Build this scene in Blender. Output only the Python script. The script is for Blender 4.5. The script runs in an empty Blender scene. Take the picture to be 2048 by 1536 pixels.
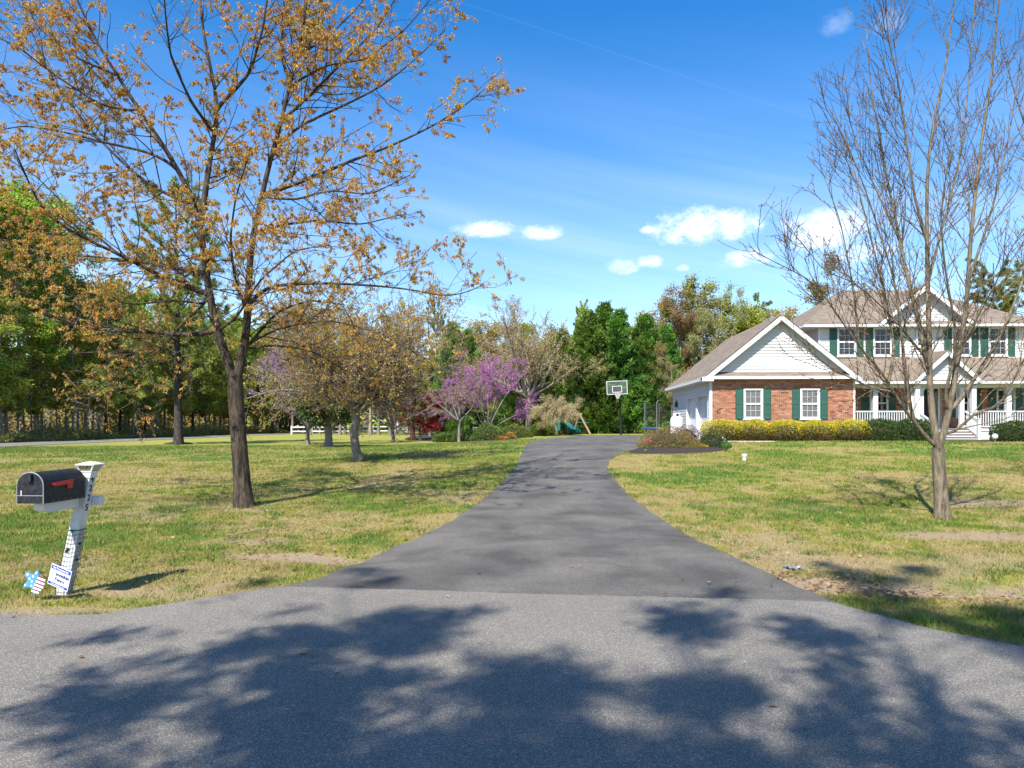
import bpy, math, random
import numpy as np
from mathutils import Matrix, Vector

sc = bpy.context.scene
R = math.radians
# ------------------------------------------------------------------ camera
F, HZ, YAW, CH = 1500.0, 852.0, R(2.1), 1.7
cam_data = bpy.data.cameras.new('camera')
cam = bpy.data.objects.new('camera', cam_data)
sc.collection.objects.link(cam)
cam.location = (0, 0, CH)
cam.rotation_euler = (R(90), 0, YAW)
cam_data.sensor_width = 36.0
cam_data.lens = 36.0 * F / 2048.0
cam_data.shift_y = (HZ - 768.0) / 2048.0
cam_data.clip_end = 3000
cam_data.clip_start = 0.05
sc.camera = cam

# ------------------------------------------------------------------ sun and sky
SUN_AZ, SUN_EL = R(180 + 24), R(49)      # azimuth clockwise from +Y (the way the camera looks)
sun_data = bpy.data.lights.new('sun', 'SUN')
sun_data.energy = 4.8
sun_data.angle = R(0.53)
sun_data.color = (1.0, 0.965, 0.91)
sun = bpy.data.objects.new('sun', sun_data)
sc.collection.objects.link(sun)
sdir = Vector((math.sin(SUN_AZ) * math.cos(SUN_EL), math.cos(SUN_AZ) * math.cos(SUN_EL), math.sin(SUN_EL)))
sun.rotation_euler = (-sdir).to_track_quat('-Z', 'Y').to_euler()
sun.location = sdir * 60

sc.view_settings.view_transform = 'Standard'
sc.view_settings.look = 'None'
sc.view_settings.gamma = 1.0
sc.view_settings.use_curve_mapping = False
sc.view_settings.exposure = 1.0
sc.cycles.max_bounces = 3
sc.cycles.diffuse_bounces = 2
sc.cycles.glossy_bounces = 2
sc.cycles.transparent_max_bounces = 6
sc.cycles.use_adaptive_sampling = True
sc.cycles.adaptive_threshold = 0.02


def ray(px, py):
    u, v = (px - 1024.0) / F, (HZ - py) / F
    return np.array([u * math.cos(YAW) - math.sin(YAW), u * math.sin(YAW) + math.cos(YAW), v])


def build_world():
    w = bpy.data.worlds.new('World')
    sc.world = w
    w.use_nodes = True
    nt = w.node_tree
    N, L = nt.nodes, nt.links
    for n in list(N):
        N.remove(n)
    out = N.new('ShaderNodeOutputWorld')
    bg = N.new('ShaderNodeBackground')
    L.new(bg.outputs[0], out.inputs[0])
    bg.inputs[1].default_value = 0.118
    sky = N.new('ShaderNodeTexSky')
    sky.sky_type = 'NISHITA'
    sky.sun_disc = False
    sky.sun_elevation = SUN_EL
    sky.sun_rotation = SUN_AZ
    sky.altitude = 50
    sky.air_density = 1.0
    sky.dust_density = 0.4
    sky.ozone_density = 2.2
    hsv = N.new('ShaderNodeHueSaturation')
    hsv.inputs['Saturation'].default_value = 1.42
    hsv.inputs['Hue'].default_value = 0.504
    hsv.inputs['Value'].default_value = 1.0
    L.new(sky.outputs[0], hsv.inputs['Color'])
    tc = N.new('ShaderNodeTexCoord')
    sep = N.new('ShaderNodeSeparateXYZ')
    L.new(tc.outputs['Generated'], sep.inputs[0])

    def m(op, a, b=None, c=None, clamp=False):
        n = N.new('ShaderNodeMath')
        n.operation = op
        n.use_clamp = clamp
        for i, x in enumerate((a, b, c)):
            if x is None:
                continue
            if isinstance(x, (int, float)):
                n.inputs[i].default_value = x
            else:
                L.new(x, n.inputs[i])
        return n.outputs[0]
    az = m('ARCTAN2', sep.outputs[0], sep.outputs[1])
    el = m('ARCSINE', sep.outputs[2])
    comb = N.new('ShaderNodeCombineXYZ')
    L.new(az, comb.inputs[0])
    L.new(m('MULTIPLY', el, 1.6), comb.inputs[1])

    def noise(scale, detail, rough, vec=None, seed=0.0):
        n = N.new('ShaderNodeTexNoise')
        n.noise_dimensions = '4D'
        n.inputs['Scale'].default_value = scale
        n.inputs['Detail'].default_value = detail
        n.inputs['Roughness'].default_value = rough
        n.inputs['W'].default_value = seed
        L.new(vec or comb.outputs[0], n.inputs['Vector'])
        return n.outputs['Fac']
    # cumulus puffs, each at its own place in the sky
    puffs = [(975, 462, 62, 17, 1.0), (1080, 467, 38, 16, .75), (1398, 462, 82, 36, 1.1), (1468, 455, 58, 34, 1.1),
             (1295, 462, 14, 8, .6), (1245, 537, 30, 16, .65), (1298, 525, 24, 13, .75), (1492, 520, 52, 18, .9),
             (1640, 470, 95, 36, .9), (1365, 537, 12, 7, .4), (1672, 54, 34, 20, .16), (1775, 48, 36, 22, .15),
             (1730, 505, 60, 20, .7)]
    tot = None
    nz = noise(46, 7, .66, seed=1.3)
    nz2 = noise(9, 2, .5, seed=4.1)
    nmix = m('ADD', m('MULTIPLY', m('SUBTRACT', nz, .5), 3.6), m('MULTIPLY', m('SUBTRACT', nz2, .5), 2.2))
    allp = []
    for (x, y, a, b, s) in puffs:
        r = ray(x, y)
        r = r / np.linalg.norm(r)
        sc_ = F * (1 + ((x - 1024) / F) ** 2)
        allp.append((math.atan2(r[0], r[1]), math.asin(r[2]), 1.15 * a / sc_, 1.2 * b / F, s))
    rng = random.Random(5)
    for k in range(6):                       # more of the same round the rest of the horizon
        a0 = R(55 + 250 * (k + rng.random()) / 6)
        if a0 > math.pi:
            a0 -= 2 * math.pi
        allp.append((a0, R(rng.uniform(10, 24)), R(rng.uniform(1.5, 4)), R(rng.uniform(.6, 1.6)), rng.uniform(.6, 1.1)))
    for (a0, e0, wa, we, s) in allp:
        da = m('DIVIDE', m('SUBTRACT', az, a0), wa)
        de = m('DIVIDE', m('SUBTRACT', el, e0), we)
        de = m('MULTIPLY', de, m('ADD', 1.0, m('MULTIPLY', m('LESS_THAN', de, 0.0), .5)))
        d = m('ADD', m('MULTIPLY', da, da), m('MULTIPLY', de, de))
        q = m('SUBTRACT', m('ADD', 1.0, nmix), m('MULTIPLY', d, 1.15))
        mr = N.new('ShaderNodeMapRange')
        mr.interpolation_type = 'SMOOTHSTEP'
        mr.inputs[1].default_value = -0.45
        mr.inputs[2].default_value = 1.7
        mr.inputs[4].default_value = s * .9
        L.new(q, mr.inputs[0])
        tot = mr.outputs[0] if tot is None else m('MAXIMUM', tot, mr.outputs[0])
    # thin streaks low in the sky
    comb2 = N.new('ShaderNodeCombineXYZ')
    L.new(m('MULTIPLY', m('ADD', az, m('MULTIPLY', el, 2.2)), 1.6), comb2.inputs[0])
    L.new(m('ADD', m('MULTIPLY', el, 15.0), m('MULTIPLY', az, 3.4)), comb2.inputs[1])
    st = noise(1.5, 4, .55, comb2.outputs[0], 2.0)
    lowm = N.new('ShaderNodeMapRange')
    lowm.interpolation_type = 'SMOOTHSTEP'
    lowm.inputs[1].default_value = R(30)
    lowm.inputs[2].default_value = R(5)
    L.new(el, lowm.inputs[0])
    streak = m('MULTIPLY', m('MULTIPLY', m('SUBTRACT', st, .40, clamp=True), 2.6, clamp=True), lowm.outputs[0])
    streak = m('ADD', m('MULTIPLY', streak, .26), m('MULTIPLY', lowm.outputs[0], .13), clamp=True)
    # a faint vapour trail: a thin band along one great circle
    r1, r2 = ray(920, 4), ray(1610, 232)
    nrm = np.cross(r1, r2)
    nrm /= np.linalg.norm(nrm)
    vd = N.new('ShaderNodeVectorMath')
    vd.operation = 'DOT_PRODUCT'
    L.new(tc.outputs['Generated'], vd.inputs[0])
    vd.inputs[1].default_value = tuple(nrm)
    t = m('DIVIDE', m('ABSOLUTE', vd.outputs['Value']), .0017)
    trail = m('MULTIPLY', m('SUBTRACT', 1.0, t, clamp=True), m('MULTIPLY', noise(6, 3, .5, seed=9.), .035))
    mixa = N.new('ShaderNodeMix')
    mixa.data_type = 'RGBA'
    L.new(m('ADD', streak, trail, clamp=True), mixa.inputs[0])
    L.new(hsv.outputs[0], mixa.inputs[6])
    mixa.inputs[7].default_value = (6.0, 6.2, 7.2, 1)
    shade = noise(16, 3, .5, seed=7.)
    ccol = N.new('ShaderNodeMix')
    ccol.data_type = 'RGBA'
    L.new(shade, ccol.inputs[0])
    ccol.inputs[6].default_value = (6.2, 6.5, 7.2, 1)
    ccol.inputs[7].default_value = (8.2, 8.2, 8.3, 1)
    mixb = N.new('ShaderNodeMix')
    mixb.data_type = 'RGBA'
    L.new(tot, mixb.inputs[0])
    L.new(mixa.outputs[2], mixb.inputs[6])
    L.new(ccol.outputs[2], mixb.inputs[7])
    L.new(mixb.outputs[2], bg.inputs[0])


build_world()

# ------------------------------------------------------------------ helpers
col = sc.collection
rs = np.random.RandomState(11)


def smooth(a, b, t):
    t = np.clip((np.asarray(t, float) - a) / (b - a), 0, 1)
    return t * t * (3 - 2 * t)


def vnoise(x, y, scale, seed=0):
    x = np.asarray(x, float) * scale + 137.3 * (seed + 1)
    y = np.asarray(y, float) * scale + 71.9 * (seed + 1)
    xi, yi = np.floor(x), np.floor(y)
    fx, fy = x - xi, y - yi
    fx, fy = fx * fx * (3 - 2 * fx), fy * fy * (3 - 2 * fy)

    def h(a, b):
        v = np.sin(a * 127.1 + b * 311.7 + seed * 17.3) * 43758.5453
        return v - np.floor(v)
    return (h(xi, yi) * (1 - fx) + h(xi + 1, yi) * fx) * (1 - fy) + (h(xi, yi + 1) * (1 - fx) + h(xi + 1, yi + 1) * fx) * fy


def fbm(x, y, scale, seed=0, oct=4):
    s, a, t = 0, .5, 0
    for i in range(oct):
        s = s + a * vnoise(x, y, scale * 2 ** i, seed + i)
        t += a
        a *= .55
    return s / t


def terrain(x, y):
    x, y = np.asarray(x, float), np.asarray(y, float)
    side = .33 + .12 * smooth(-40, -12, x) + .55 * smooth(-12, 5, x)
    h = smooth(8, 37, y) * side + np.clip(y - 48, 0, 60) * .004
    h = h - .13 * np.exp(-((x - 4.7) / 1.4) ** 2 - ((y - 8.25) / .6) ** 2)
    h = h - .08 * np.exp(-((x + 2.3) / .8) ** 2 - ((y - 9.6) / .5) ** 2)
    h = h + (vnoise(x, y, .35, 3) - .5) * .07 * smooth(7, 14, y) * (1 - smooth(36, 42, y))
    return h


def tz(x, y):
    return float(terrain(x, y))


def P(px, py, D):
    return np.array([0, 0, CH]) + ray(px, py) * D


def PY(px, py, Y):
    r = ray(px, py)
    return np.array([0, 0, CH]) + r * (Y / r[1])


def G(px, py):
    r = ray(px, py)
    d = 2.0
    while d < 400:
        p = np.array([0, 0, CH]) + r * d
        if p[2] <= terrain(p[0], p[1]):
            lo, hi = d - max(.1, d * .01), d
            for _ in range(20):
                mid = (lo + hi) / 2
                p = np.array([0, 0, CH]) + r * mid
                if p[2] <= terrain(p[0], p[1]):
                    hi = mid
                else:
                    lo = mid
            return p
        d += max(.1, d * .01)
    return p


def tag(o, label=None, cat=None, group=None, kind=None):
    if label:
        o['label'] = label
    if cat:
        o['category'] = cat
    if group:
        o['group'] = group
    if kind:
        o['kind'] = kind
    return o


def new_obj(name, mesh, parent=None, mat=None):
    o = bpy.data.objects.new(name, mesh)
    col.objects.link(o)
    if parent is not None:
        o.parent = parent
    if mat is not None and mesh is not None:
        mesh.materials.append(mat)
    return o


def empty(name, loc=(0, 0, 0), rz=0.0):
    o = bpy.data.objects.new(name, None)
    col.objects.link(o)
    o.location = loc
    o.rotation_euler = (0, 0, rz)
    o.empty_display_size = .2
    return o


def quad_mesh(name, V, Q, cols=None, smooth_=False, per=4):
    """bulk mesh from numpy arrays: V (n,3), Q (m,per)"""
    me = bpy.data.meshes.new(name)
    V = np.ascontiguousarray(V, np.float32)
    Q = np.ascontiguousarray(Q, np.int32)
    n, mq = len(V), len(Q)
    me.vertices.add(n)
    me.vertices.foreach_set('co', V.ravel())
    me.loops.add(mq * per)
    me.loops.foreach_set('vertex_index', Q.ravel())
    me.polygons.add(mq)
    me.polygons.foreach_set('loop_start', np.arange(0, mq * per, per, dtype=np.int32))
    me.polygons.foreach_set('loop_total', np.full(mq, per, np.int32))
    me.polygons.foreach_set('use_smooth', np.full(mq, bool(smooth_)))
    me.update(calc_edges=True)
    if cols is not None:
        a = me.color_attributes.new('col', 'FLOAT_COLOR', 'POINT')
        c = np.ones((n, 4), np.float32)
        c[:, :3] = cols
        a.data.foreach_set('color', c.ravel())
    return me


class MB:
    """collects simple solids; build() links them as one mesh object"""

    def __init__(s):
        s.v, s.f, s.c = [], [], []

    def add(s, vs, fs, c=None):
        b = len(s.v)
        s.v += [tuple(map(float, p)) for p in vs]
        s.f += [tuple(b + i for i in f) for f in fs]
        s.c += [c or (1, 1, 1)] * len(vs)
        return s

    def box(s, x0, x1, y0, y1, z0, z1, c=None):
        vs = [(x0, y0, z0), (x1, y0, z0), (x1, y1, z0), (x0, y1, z0), (x0, y0, z1), (x1, y0, z1), (x1, y1, z1), (x0, y1, z1)]
        return s.add(vs, [(3, 2, 1, 0), (4, 5, 6, 7), (0, 1, 5, 4), (1, 2, 6, 5), (2, 3, 7, 6), (3, 0, 4, 7)], c)

    def bar(s, a, b, w, h, up=(0, 0, 1), c=None):
        """box beam from a to b, w wide, h high"""
        a, b = Vector(a), Vector(b)
        t = (b - a).normalized()
        u = Vector(up)
        sd = t.cross(u)
        if sd.length < 1e-4:
            sd = t.cross(Vector((0, 1, 0)))
        sd.normalize()
        u = sd.cross(t).normalized()
        vs = []
        for p in (a, b):
            for i, j in ((-1, -1), (1, -1), (1, 1), (-1, 1)):
                vs.append(p + sd * (i * w / 2) + u * (j * h / 2))
        return s.add(vs, [(0, 3, 2, 1), (4, 5, 6, 7), (0, 1, 5, 4), (1, 2, 6, 5), (2, 3, 7, 6), (3, 0, 4, 7)], c)

    def prism(s, poly, axis, a, b, c=None):
        """extrude a 2d polygon along axis ('x','y','z') from a to b"""
        n = len(poly)

        def mk(p, t):
            return {'x': (t, p[0], p[1]), 'y': (p[0], t, p[1]), 'z': (p[0], p[1], t)}[axis]
        vs = [mk(p, a) for p in poly] + [mk(p, b) for p in poly]
        fs = [tuple(range(n))[::-1], tuple(range(n, 2 * n))]
        for i in range(n):
            j = (i + 1) % n
            fs.append((i, j, n + j, n + i))
        return s.add(vs, fs, c)

    def tube(s, pts, r, k=8, c=None, caps=True):
        pts = [Vector(p) for p in pts]
        n = len(pts)
        rr = r if hasattr(r, '__len__') else [r] * n
        vs, fs = [], []
        for i, p in enumerate(pts):
            t = (pts[min(i + 1, n - 1)] - pts[max(i - 1, 0)]).normalized()
            ref = Vector((.13, .21, .97)) if abs(t.z) < .9 else Vector((.97, .2, .1))
            u = t.cross(ref).normalized()
            w = t.cross(u).normalized()
            for j in range(k):
                a = 2 * math.pi * j / k
                vs.append(p + u * (rr[i] * math.cos(a)) + w * (rr[i] * math.sin(a)))
        for i in range(n - 1):
            for j in range(k):
                j2 = (j + 1) % k
                fs.append((i * k + j, i * k + j2, (i + 1) * k + j2, (i + 1) * k + j))
        if caps:
            fs.append(tuple(range(k))[::-1])
            fs.append(tuple((n - 1) * k + j for j in range(k)))
        return s.add(vs, fs, c)

    def lathe(s, prof, cx, cy, k=20, c=None):
        """prof: list of (r, z)"""
        vs, fs = [], []
        n = len(prof)
        for (r, z) in prof:
            for j in range(k):
                a = 2 * math.pi * j / k
                vs.append((cx + r * math.cos(a), cy + r * math.sin(a), z))
        for i in range(n - 1):
            for j in range(k):
                j2 = (j + 1) % k
                fs.append((i * k + j, i * k + j2, (i + 1) * k + j2, (i + 1) * k + j))
        fs.append(tuple(range(k))[::-1])
        fs.append(tuple((n - 1) * k + j for j in range(k)))
        return s.add(vs, fs, c)

    def build(s, name, mat=None, parent=None, smooth_=False, cols=False, bevel=0.0, inv=True):
        me = bpy.data.meshes.new(name)
        me.from_pydata(s.v, [], s.f)
        me.update()
        if cols:
            a = me.color_attributes.new('col', 'FLOAT_COLOR', 'POINT')
            c = np.ones((len(s.v), 4), np.float32)
            c[:, :3] = s.c
            a.data.foreach_set('color', c.ravel())
        if smooth_:
            me.polygons.foreach_set('use_smooth', np.ones(len(me.polygons), bool))
            me.set_sharp_from_angle(angle=R(40))
        o = new_obj(name, me, parent, mat)
        if parent is not None and inv:
            o.matrix_parent_inverse = world_inv(parent)
        if bevel:
            b = o.modifiers.new('edge', 'BEVEL')
            b.width = bevel
            b.segments = 2
            b.limit_method = 'ANGLE'
        return o


def world_inv(p):
    """meshes are written in world coordinates: undo the parent's placement"""
    m = Matrix.Identity(4)
    chain = []
    while p is not None:
        chain.append(p)
        p = p.parent
    for q in reversed(chain):
        loc = Matrix.LocRotScale(q.location, q.rotation_euler, q.scale)
        m = m @ q.matrix_parent_inverse @ loc
    return m.inverted()


def copy_tree(o, parent=None):
    c = o.copy()
    col.objects.link(c)
    c.parent = parent
    for ch in list(o.children):
        copy_tree(ch, c)
    return c


# ------------------------------------------------------------------ materials
def nodes(name):
    m_ = bpy.data.materials.new(name)
    m_.use_nodes = True
    nt = m_.node_tree
    b = nt.nodes['Principled BSDF']
    return m_, nt, b


def val(nt, x, sock):
    if isinstance(x, (int, float)):
        sock.default_value = x
    elif isinstance(x, tuple):
        sock.default_value = x if len(x) == 4 else (*x, 1)
    else:
        nt.links.new(x, sock)


def n_noise(nt, scale, detail=4, rough=.6, vec=None, dist=0.0):
    n = nt.nodes.new('ShaderNodeTexNoise')
    n.inputs['Scale'].default_value = scale
    n.inputs['Detail'].default_value = detail
    n.inputs['Roughness'].default_value = rough
    n.inputs['Distortion'].default_value = dist
    if vec is not None:
        nt.links.new(vec, n.inputs['Vector'])
    return n.outputs['Fac']


def n_ramp(nt, fac, stops):
    n = nt.nodes.new('ShaderNodeValToRGB')
    el = n.color_ramp.elements
    while len(el) < len(stops):
        el.new(.5)
    for e, (p, c) in zip(el, stops):
        e.position = p
        e.color = (*c, 1) if len(c) == 3 else c
    nt.links.new(fac, n.inputs[0])
    return n.outputs[0]


def n_mix(nt, fac, a, b, mode='MIX'):
    n = nt.nodes.new('ShaderNodeMix')
    n.data_type = 'RGBA'
    n.blend_type = mode
    val(nt, fac, n.inputs[0])
    val(nt, a, n.inputs[6])
    val(nt, b, n.inputs[7])
    return n.outputs[2]


def n_math(nt, op, a, b=0.0, clamp=False):
    n = nt.nodes.new('ShaderNodeMath')
    n.operation = op
    n.use_clamp = clamp
    val(nt, a, n.inputs[0])
    val(nt, b, n.inputs[1])
    return n.outputs[0]


def n_pos(nt, kind='world'):
    if kind == 'world':
        return nt.nodes.new('ShaderNodeNewGeometry').outputs['Position']
    return nt.nodes.new('ShaderNodeTexCoord').outputs['Object']


def n_map(nt, vec, scale=(1, 1, 1), rot=(0, 0, 0)):
    n = nt.nodes.new('ShaderNodeMapping')
    n.inputs['Scale'].default_value = scale
    n.inputs['Rotation'].default_value = rot
    nt.links.new(vec, n.inputs['Vector'])
    return n.outputs[0]


def n_bump(nt, h, strength, dist, bsdf):
    n = nt.nodes.new('ShaderNodeBump')
    n.inputs['Strength'].default_value = strength
    n.inputs['Distance'].default_value = dist
    nt.links.new(h, n.inputs['Height'])
    nt.links.new(n.outputs[0], bsdf.inputs['Normal'])


def pm(name, c1, c2=None, scale=8.0, rough=.6, bump=0.0, bscale=40, metal=0.0, stretch=(1, 1, 1), space='world', spec=.5):
    """plain paint, wood, stone...: two tones mixed by noise, with fine relief"""
    m_, nt, b = nodes(name)
    c2 = c2 or tuple(min(1, x * .82) for x in c1)
    p = n_map(nt, n_pos(nt, space), stretch)
    f = n_noise(nt, scale, 5, .65, p)
    nt.links.new(n_ramp(nt, f, [(.3, c1), (.7, c2)]), b.inputs['Base Color'])
    b.inputs['Roughness'].default_value = rough
    b.inputs['Metallic'].default_value = metal
    b.inputs['Specular IOR Level'].default_value = spec
    if bump:
        n_bump(nt, n_noise(nt, bscale, 4, .6, p), bump, .02, b)
    return m_


def leafmat(name, transl=.35, rough=.6, tint=(1, 1, 1), vary=.0):
    m_, nt, b = nodes(name)
    at = nt.nodes.new('ShaderNodeAttribute')
    at.attribute_name = 'col'
    c = at.outputs['Color']
    if vary:
        oi = nt.nodes.new('ShaderNodeObjectInfo')
        h = nt.nodes.new('ShaderNodeHueSaturation')
        nt.links.new(n_math(nt, 'ADD', n_math(nt, 'MULTIPLY', oi.outputs['Random'], vary * .12), .5 - vary * .06), h.inputs['Hue'])
        nt.links.new(n_math(nt, 'ADD', n_math(nt, 'MULTIPLY', oi.outputs['Random'], vary), 1 - vary / 2), h.inputs['Value'])
        nt.links.new(c, h.inputs['Color'])
        c = h.outputs[0]
    if tint != (1, 1, 1):
        c = n_mix(nt, 1.0, c, tint, 'MULTIPLY')
    nt.links.new(c, b.inputs['Base Color'])
    b.inputs['Roughness'].default_value = rough
    b.inputs['Specular IOR Level'].default_value = .25
    if transl:
        tr = nt.nodes.new('ShaderNodeBsdfTranslucent')
        nt.links.new(c, tr.inputs['Color'])
        mx = nt.nodes.new('ShaderNodeMixShader')
        mx.inputs[0].default_value = transl
        nt.links.new(b.outputs[0], mx.inputs[1])
        nt.links.new(tr.outputs[0], mx.inputs[2])
        nt.links.new(mx.outputs[0], nt.nodes['Material Output'].inputs[0])
    return m_


def barkmat(name, dark, light, moss=None, scale=1.0, bump=1.0):
    m_, nt, b = nodes(name)
    p = n_map(nt, n_pos(nt, 'obj'), (1, 1, .22))
    f = n_noise(nt, 26 * scale, 6, .7, p, .6)
    c = n_ramp(nt, f, [(.36, dark), (.5, tuple((a + d) / 2 for a, d in zip(dark, light))), (.64, light)])
    f2 = n_noise(nt, 2.2, 3, .6, n_pos(nt, 'obj'))
    c = n_mix(nt, n_math(nt, 'MULTIPLY', n_math(nt, 'SUBTRACT', f2, .45, True), 2.0, True), c, moss or tuple(x * .8 for x in light))
    nt.links.new(c, b.inputs['Base Color'])
    b.inputs['Roughness'].default_value = .9
    b.inputs['Specular IOR Level'].default_value = .2
    n_bump(nt, f, bump, .03, b)
    return m_


def glassmat(name, tint=(.02, .025, .03), alpha=.35):
    m_, nt, b = nodes(name)
    b.inputs['Base Color'].default_value = (*tint, 1)
    b.inputs['Roughness'].default_value = .04
    b.inputs['Specular IOR Level'].default_value = .8
    t = nt.nodes.new('ShaderNodeBsdfTransparent')
    mx = nt.nodes.new('ShaderNodeMixShader')
    mx.inputs[0].default_value = alpha
    nt.links.new(t.outputs[0], mx.inputs[1])
    nt.links.new(b.outputs[0], mx.inputs[2])
    nt.links.new(mx.outputs[0], nt.nodes['Material Output'].inputs[0])
    return m_


def colmat(name, rough=.85, noise_amt=.25, nscale=30, bump=.5, bscale=60):
    """colour from the 'col' attribute broken up by fine noise"""
    m_, nt, b = nodes(name)
    at = nt.nodes.new('ShaderNodeAttribute')
    at.attribute_name = 'col'
    p = n_pos(nt)
    f = n_noise(nt, nscale, 5, .7, p)
    g = n_ramp(nt, f, [(.25, (1 - noise_amt,) * 3), (.75, (1 + noise_amt,) * 3)])
    nt.links.new(n_mix(nt, 1.0, at.outputs['Color'], g, 'MULTIPLY'), b.inputs['Base Color'])
    b.inputs['Roughness'].default_value = rough
    b.inputs['Specular IOR Level'].default_value = .2
    if bump:
        n_bump(nt, n_noise(nt, bscale, 4, .6, p), bump, .03, b)
    return m_


def asphalt(name, base, light, patch, speck, grain, stain=None):
    m_, nt, b = nodes(name)
    p = n_pos(nt)
    big = n_noise(nt, patch, 4, .55, p, .4)
    c = n_ramp(nt, big, [(.34, base), (.66, light)])
    long_ = n_noise(nt, 1.0, 3, .5, n_map(nt, p, (1.4, .16, 1), (0, 0, R(4))))
    c = n_mix(nt, n_math(nt, 'MULTIPLY', n_math(nt, 'SUBTRACT', long_, .5, True), .9, True), c, tuple(x * 1.35 for x in light))
    vor = nt.nodes.new('ShaderNodeTexVoronoi')
    vor.inputs['Scale'].default_value = grain
    nt.links.new(p, vor.inputs['Vector'])
    sepc = nt.nodes.new('ShaderNodeSeparateColor')
    nt.links.new(vor.outputs['Color'], sepc.inputs[0])
    g = n_ramp(nt, sepc.outputs[0], [(.0, (1 - speck,) * 3), (.62, (1.0,) * 3), (.86, (1 + speck * .8,) * 3), (1.0, (1 + speck * 3.0,) * 3)])
    fine = n_noise(nt, 110, 4, .8, p)
    g2 = n_ramp(nt, fine, [(.3, (.78,) * 3), (.7, (1.22,) * 3)])
    c = n_mix(nt, 1.0, n_mix(nt, 1.0, c, g, 'MULTIPLY'), g2, 'MULTIPLY')
    nt.links.new(c, b.inputs['Base Color'])
    b.inputs['Roughness'].default_value = .82
    b.inputs['Specular IOR Level'].default_value = .3
    n_bump(nt, n_math(nt, 'ADD', n_math(nt, 'MULTIPLY', sepc.outputs[0], .5), fine), .55, .012, b)
    return m_


M = {}
M['ground'] = colmat('lawn_soil', .95, .35, 22, .8, 45)
M['mulch'] = pm('mulch', (.045, .028, .018), (.016, .011, .009), 30, .95, 1.0, 60)
M['street'] = asphalt('street_asphalt', (.164, .147, .121), (.198, .178, .147), .5, .46, 180)
M['drive'] = asphalt('driveway_asphalt', (.068, .062, .053), (.142, .129, .108), .9, .42, 180)
M['white'] = pm('white_paint', (.62, .62, .61), (.56, .57, .57), 3, .5)
M['vinyl'] = pm('vinyl_siding', (.57, .56, .545), (.52, .51, .495), 1.6, .55, .1, 90, stretch=(.3, .3, 6))
M['green'] = pm('green_paint', (.018, .085, .052), (.013, .065, .042), 5, .5)
M['mortar'] = pm('mortar', (.48, .43, .37), (.40, .36, .31), 12, .95, .4, 80)
M['brick'] = colmat('brick_clay', .9, .12, 40, .5, 90)
M['shingle'] = None
M['glass'] = glassmat('window_glass')
M['glass_dark'] = glassmat('shaded_glass', (.012, .014, .018), .55)
M['blind'] = pm('blind', (.62, .62, .60), (.55, .55, .54), 4, .6)
M['dark'] = pm('dark_interior', (.025, .025, .03), (.015, .015, .02), 3, .9)
M['black'] = pm('black_paint', (.0045, .005, .006), (.030, .032, .034), 22, .5, .3, 60, space='obj', spec=.25)
M['red'] = pm('red_plastic', (.55, .02, .02), (.45, .015, .018), 8, .4)
M['step'] = pm('step_boards', (.62, .60, .58), (.52, .50, .49), 5, .7)
M['tread'] = pm('tread_edge', (.22, .15, .12), (.17, .12, .10), 6, .8)
M['steel'] = pm('galvanised', (.42, .43, .44), (.32, .33, .34), 10, .4, metal=.7)
M['teal'] = pm('teal_plastic', (.012, .16, .145), (.010, .12, .115), 4, .35)
M['canvas'] = pm('green_canvas', (.05, .22, .17), (.08, .26, .22), 6, .8)
M['timber'] = pm('weathered_timber', (.34, .25, .15), (.24, .17, .10), 9, .85, .4, 40)
M['blue'] = pm('blue_vinyl', (.02, .10, .22), (.015, .08, .18), 5, .5)
M['concrete'] = pm('concrete', (.50, .43, .34), (.42, .36, .29), 6, .9, .4, 50)


def shingle_mat():
    m_, nt, b = nodes('roof_shingles')
    tcn = nt.nodes.new('ShaderNodeTexCoord')
    uv = nt.nodes.new('ShaderNodeUVMap')
    br = nt.nodes.new('ShaderNodeTexBrick')
    br.inputs['Scale'].default_value = 1.0
    br.inputs['Brick Width'].default_value = .30
    br.inputs['Row Height'].default_value = .14
    br.inputs['Mortar Size'].default_value = .006
    br.inputs['Color1'].default_value = (.235, .188, .142, 1)
    br.inputs['Color2'].default_value = (.165, .128, .096, 1)
    br.inputs['Mortar'].default_value = (.08, .065, .05, 1)
    nt.links.new(uv.outputs[0], br.inputs['Vector'])
    p = n_pos(nt)
    f = n_noise(nt, 1.3, 5, .6, p)
    g = n_ramp(nt, f, [(.3, (.85,) * 3), (.7, (1.12,) * 3)])
    f2 = n_noise(nt, 60, 3, .7, p)
    g2 = n_ramp(nt, f2, [(.3, (.8,) * 3), (.7, (1.2,) * 3)])
    c = n_mix(nt, 1.0, n_mix(nt, 1.0, br.outputs['Color'], g, 'MULTIPLY'), g2, 'MULTIPLY')
    nt.links.new(c, b.inputs['Base Color'])
    b.inputs['Roughness'].default_value = .92
    b.inputs['Specular IOR Level'].default_value = .2
    n_bump(nt, br.outputs['Fac'], -.6, .02, b)
    return m_


M['shingle'] = shingle_mat()

# ================================================================== THE SETTING: ground, street, driveway, road
def edge_fn(pts, key=1):
    """pixel polyline -> (sorted key coordinate, other) on the ground"""
    g = np.array([G(*p) for p in pts])
    o = np.argsort(g[:, key])
    return g[o]


DL = edge_fn([(540, 1182), (640, 1158), (730, 1124), (820, 1085), (900, 1045), (960, 1005), (1000, 970), (1028, 938), (1043, 908), (1051, 892), (1064, 881)])
DR = edge_fn([(1690, 1214), (1560, 1160), (1450, 1110), (1370, 1070), (1300, 1025), (1250, 985), (1221, 950), (1213, 932), (1224, 917), (1252, 904)])
YG = 36.6                                                     # front of the garage wing
XW = PY(1420, 800, YG)[0]                                     # its outer side wall
DFAR = 55.0


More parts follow.
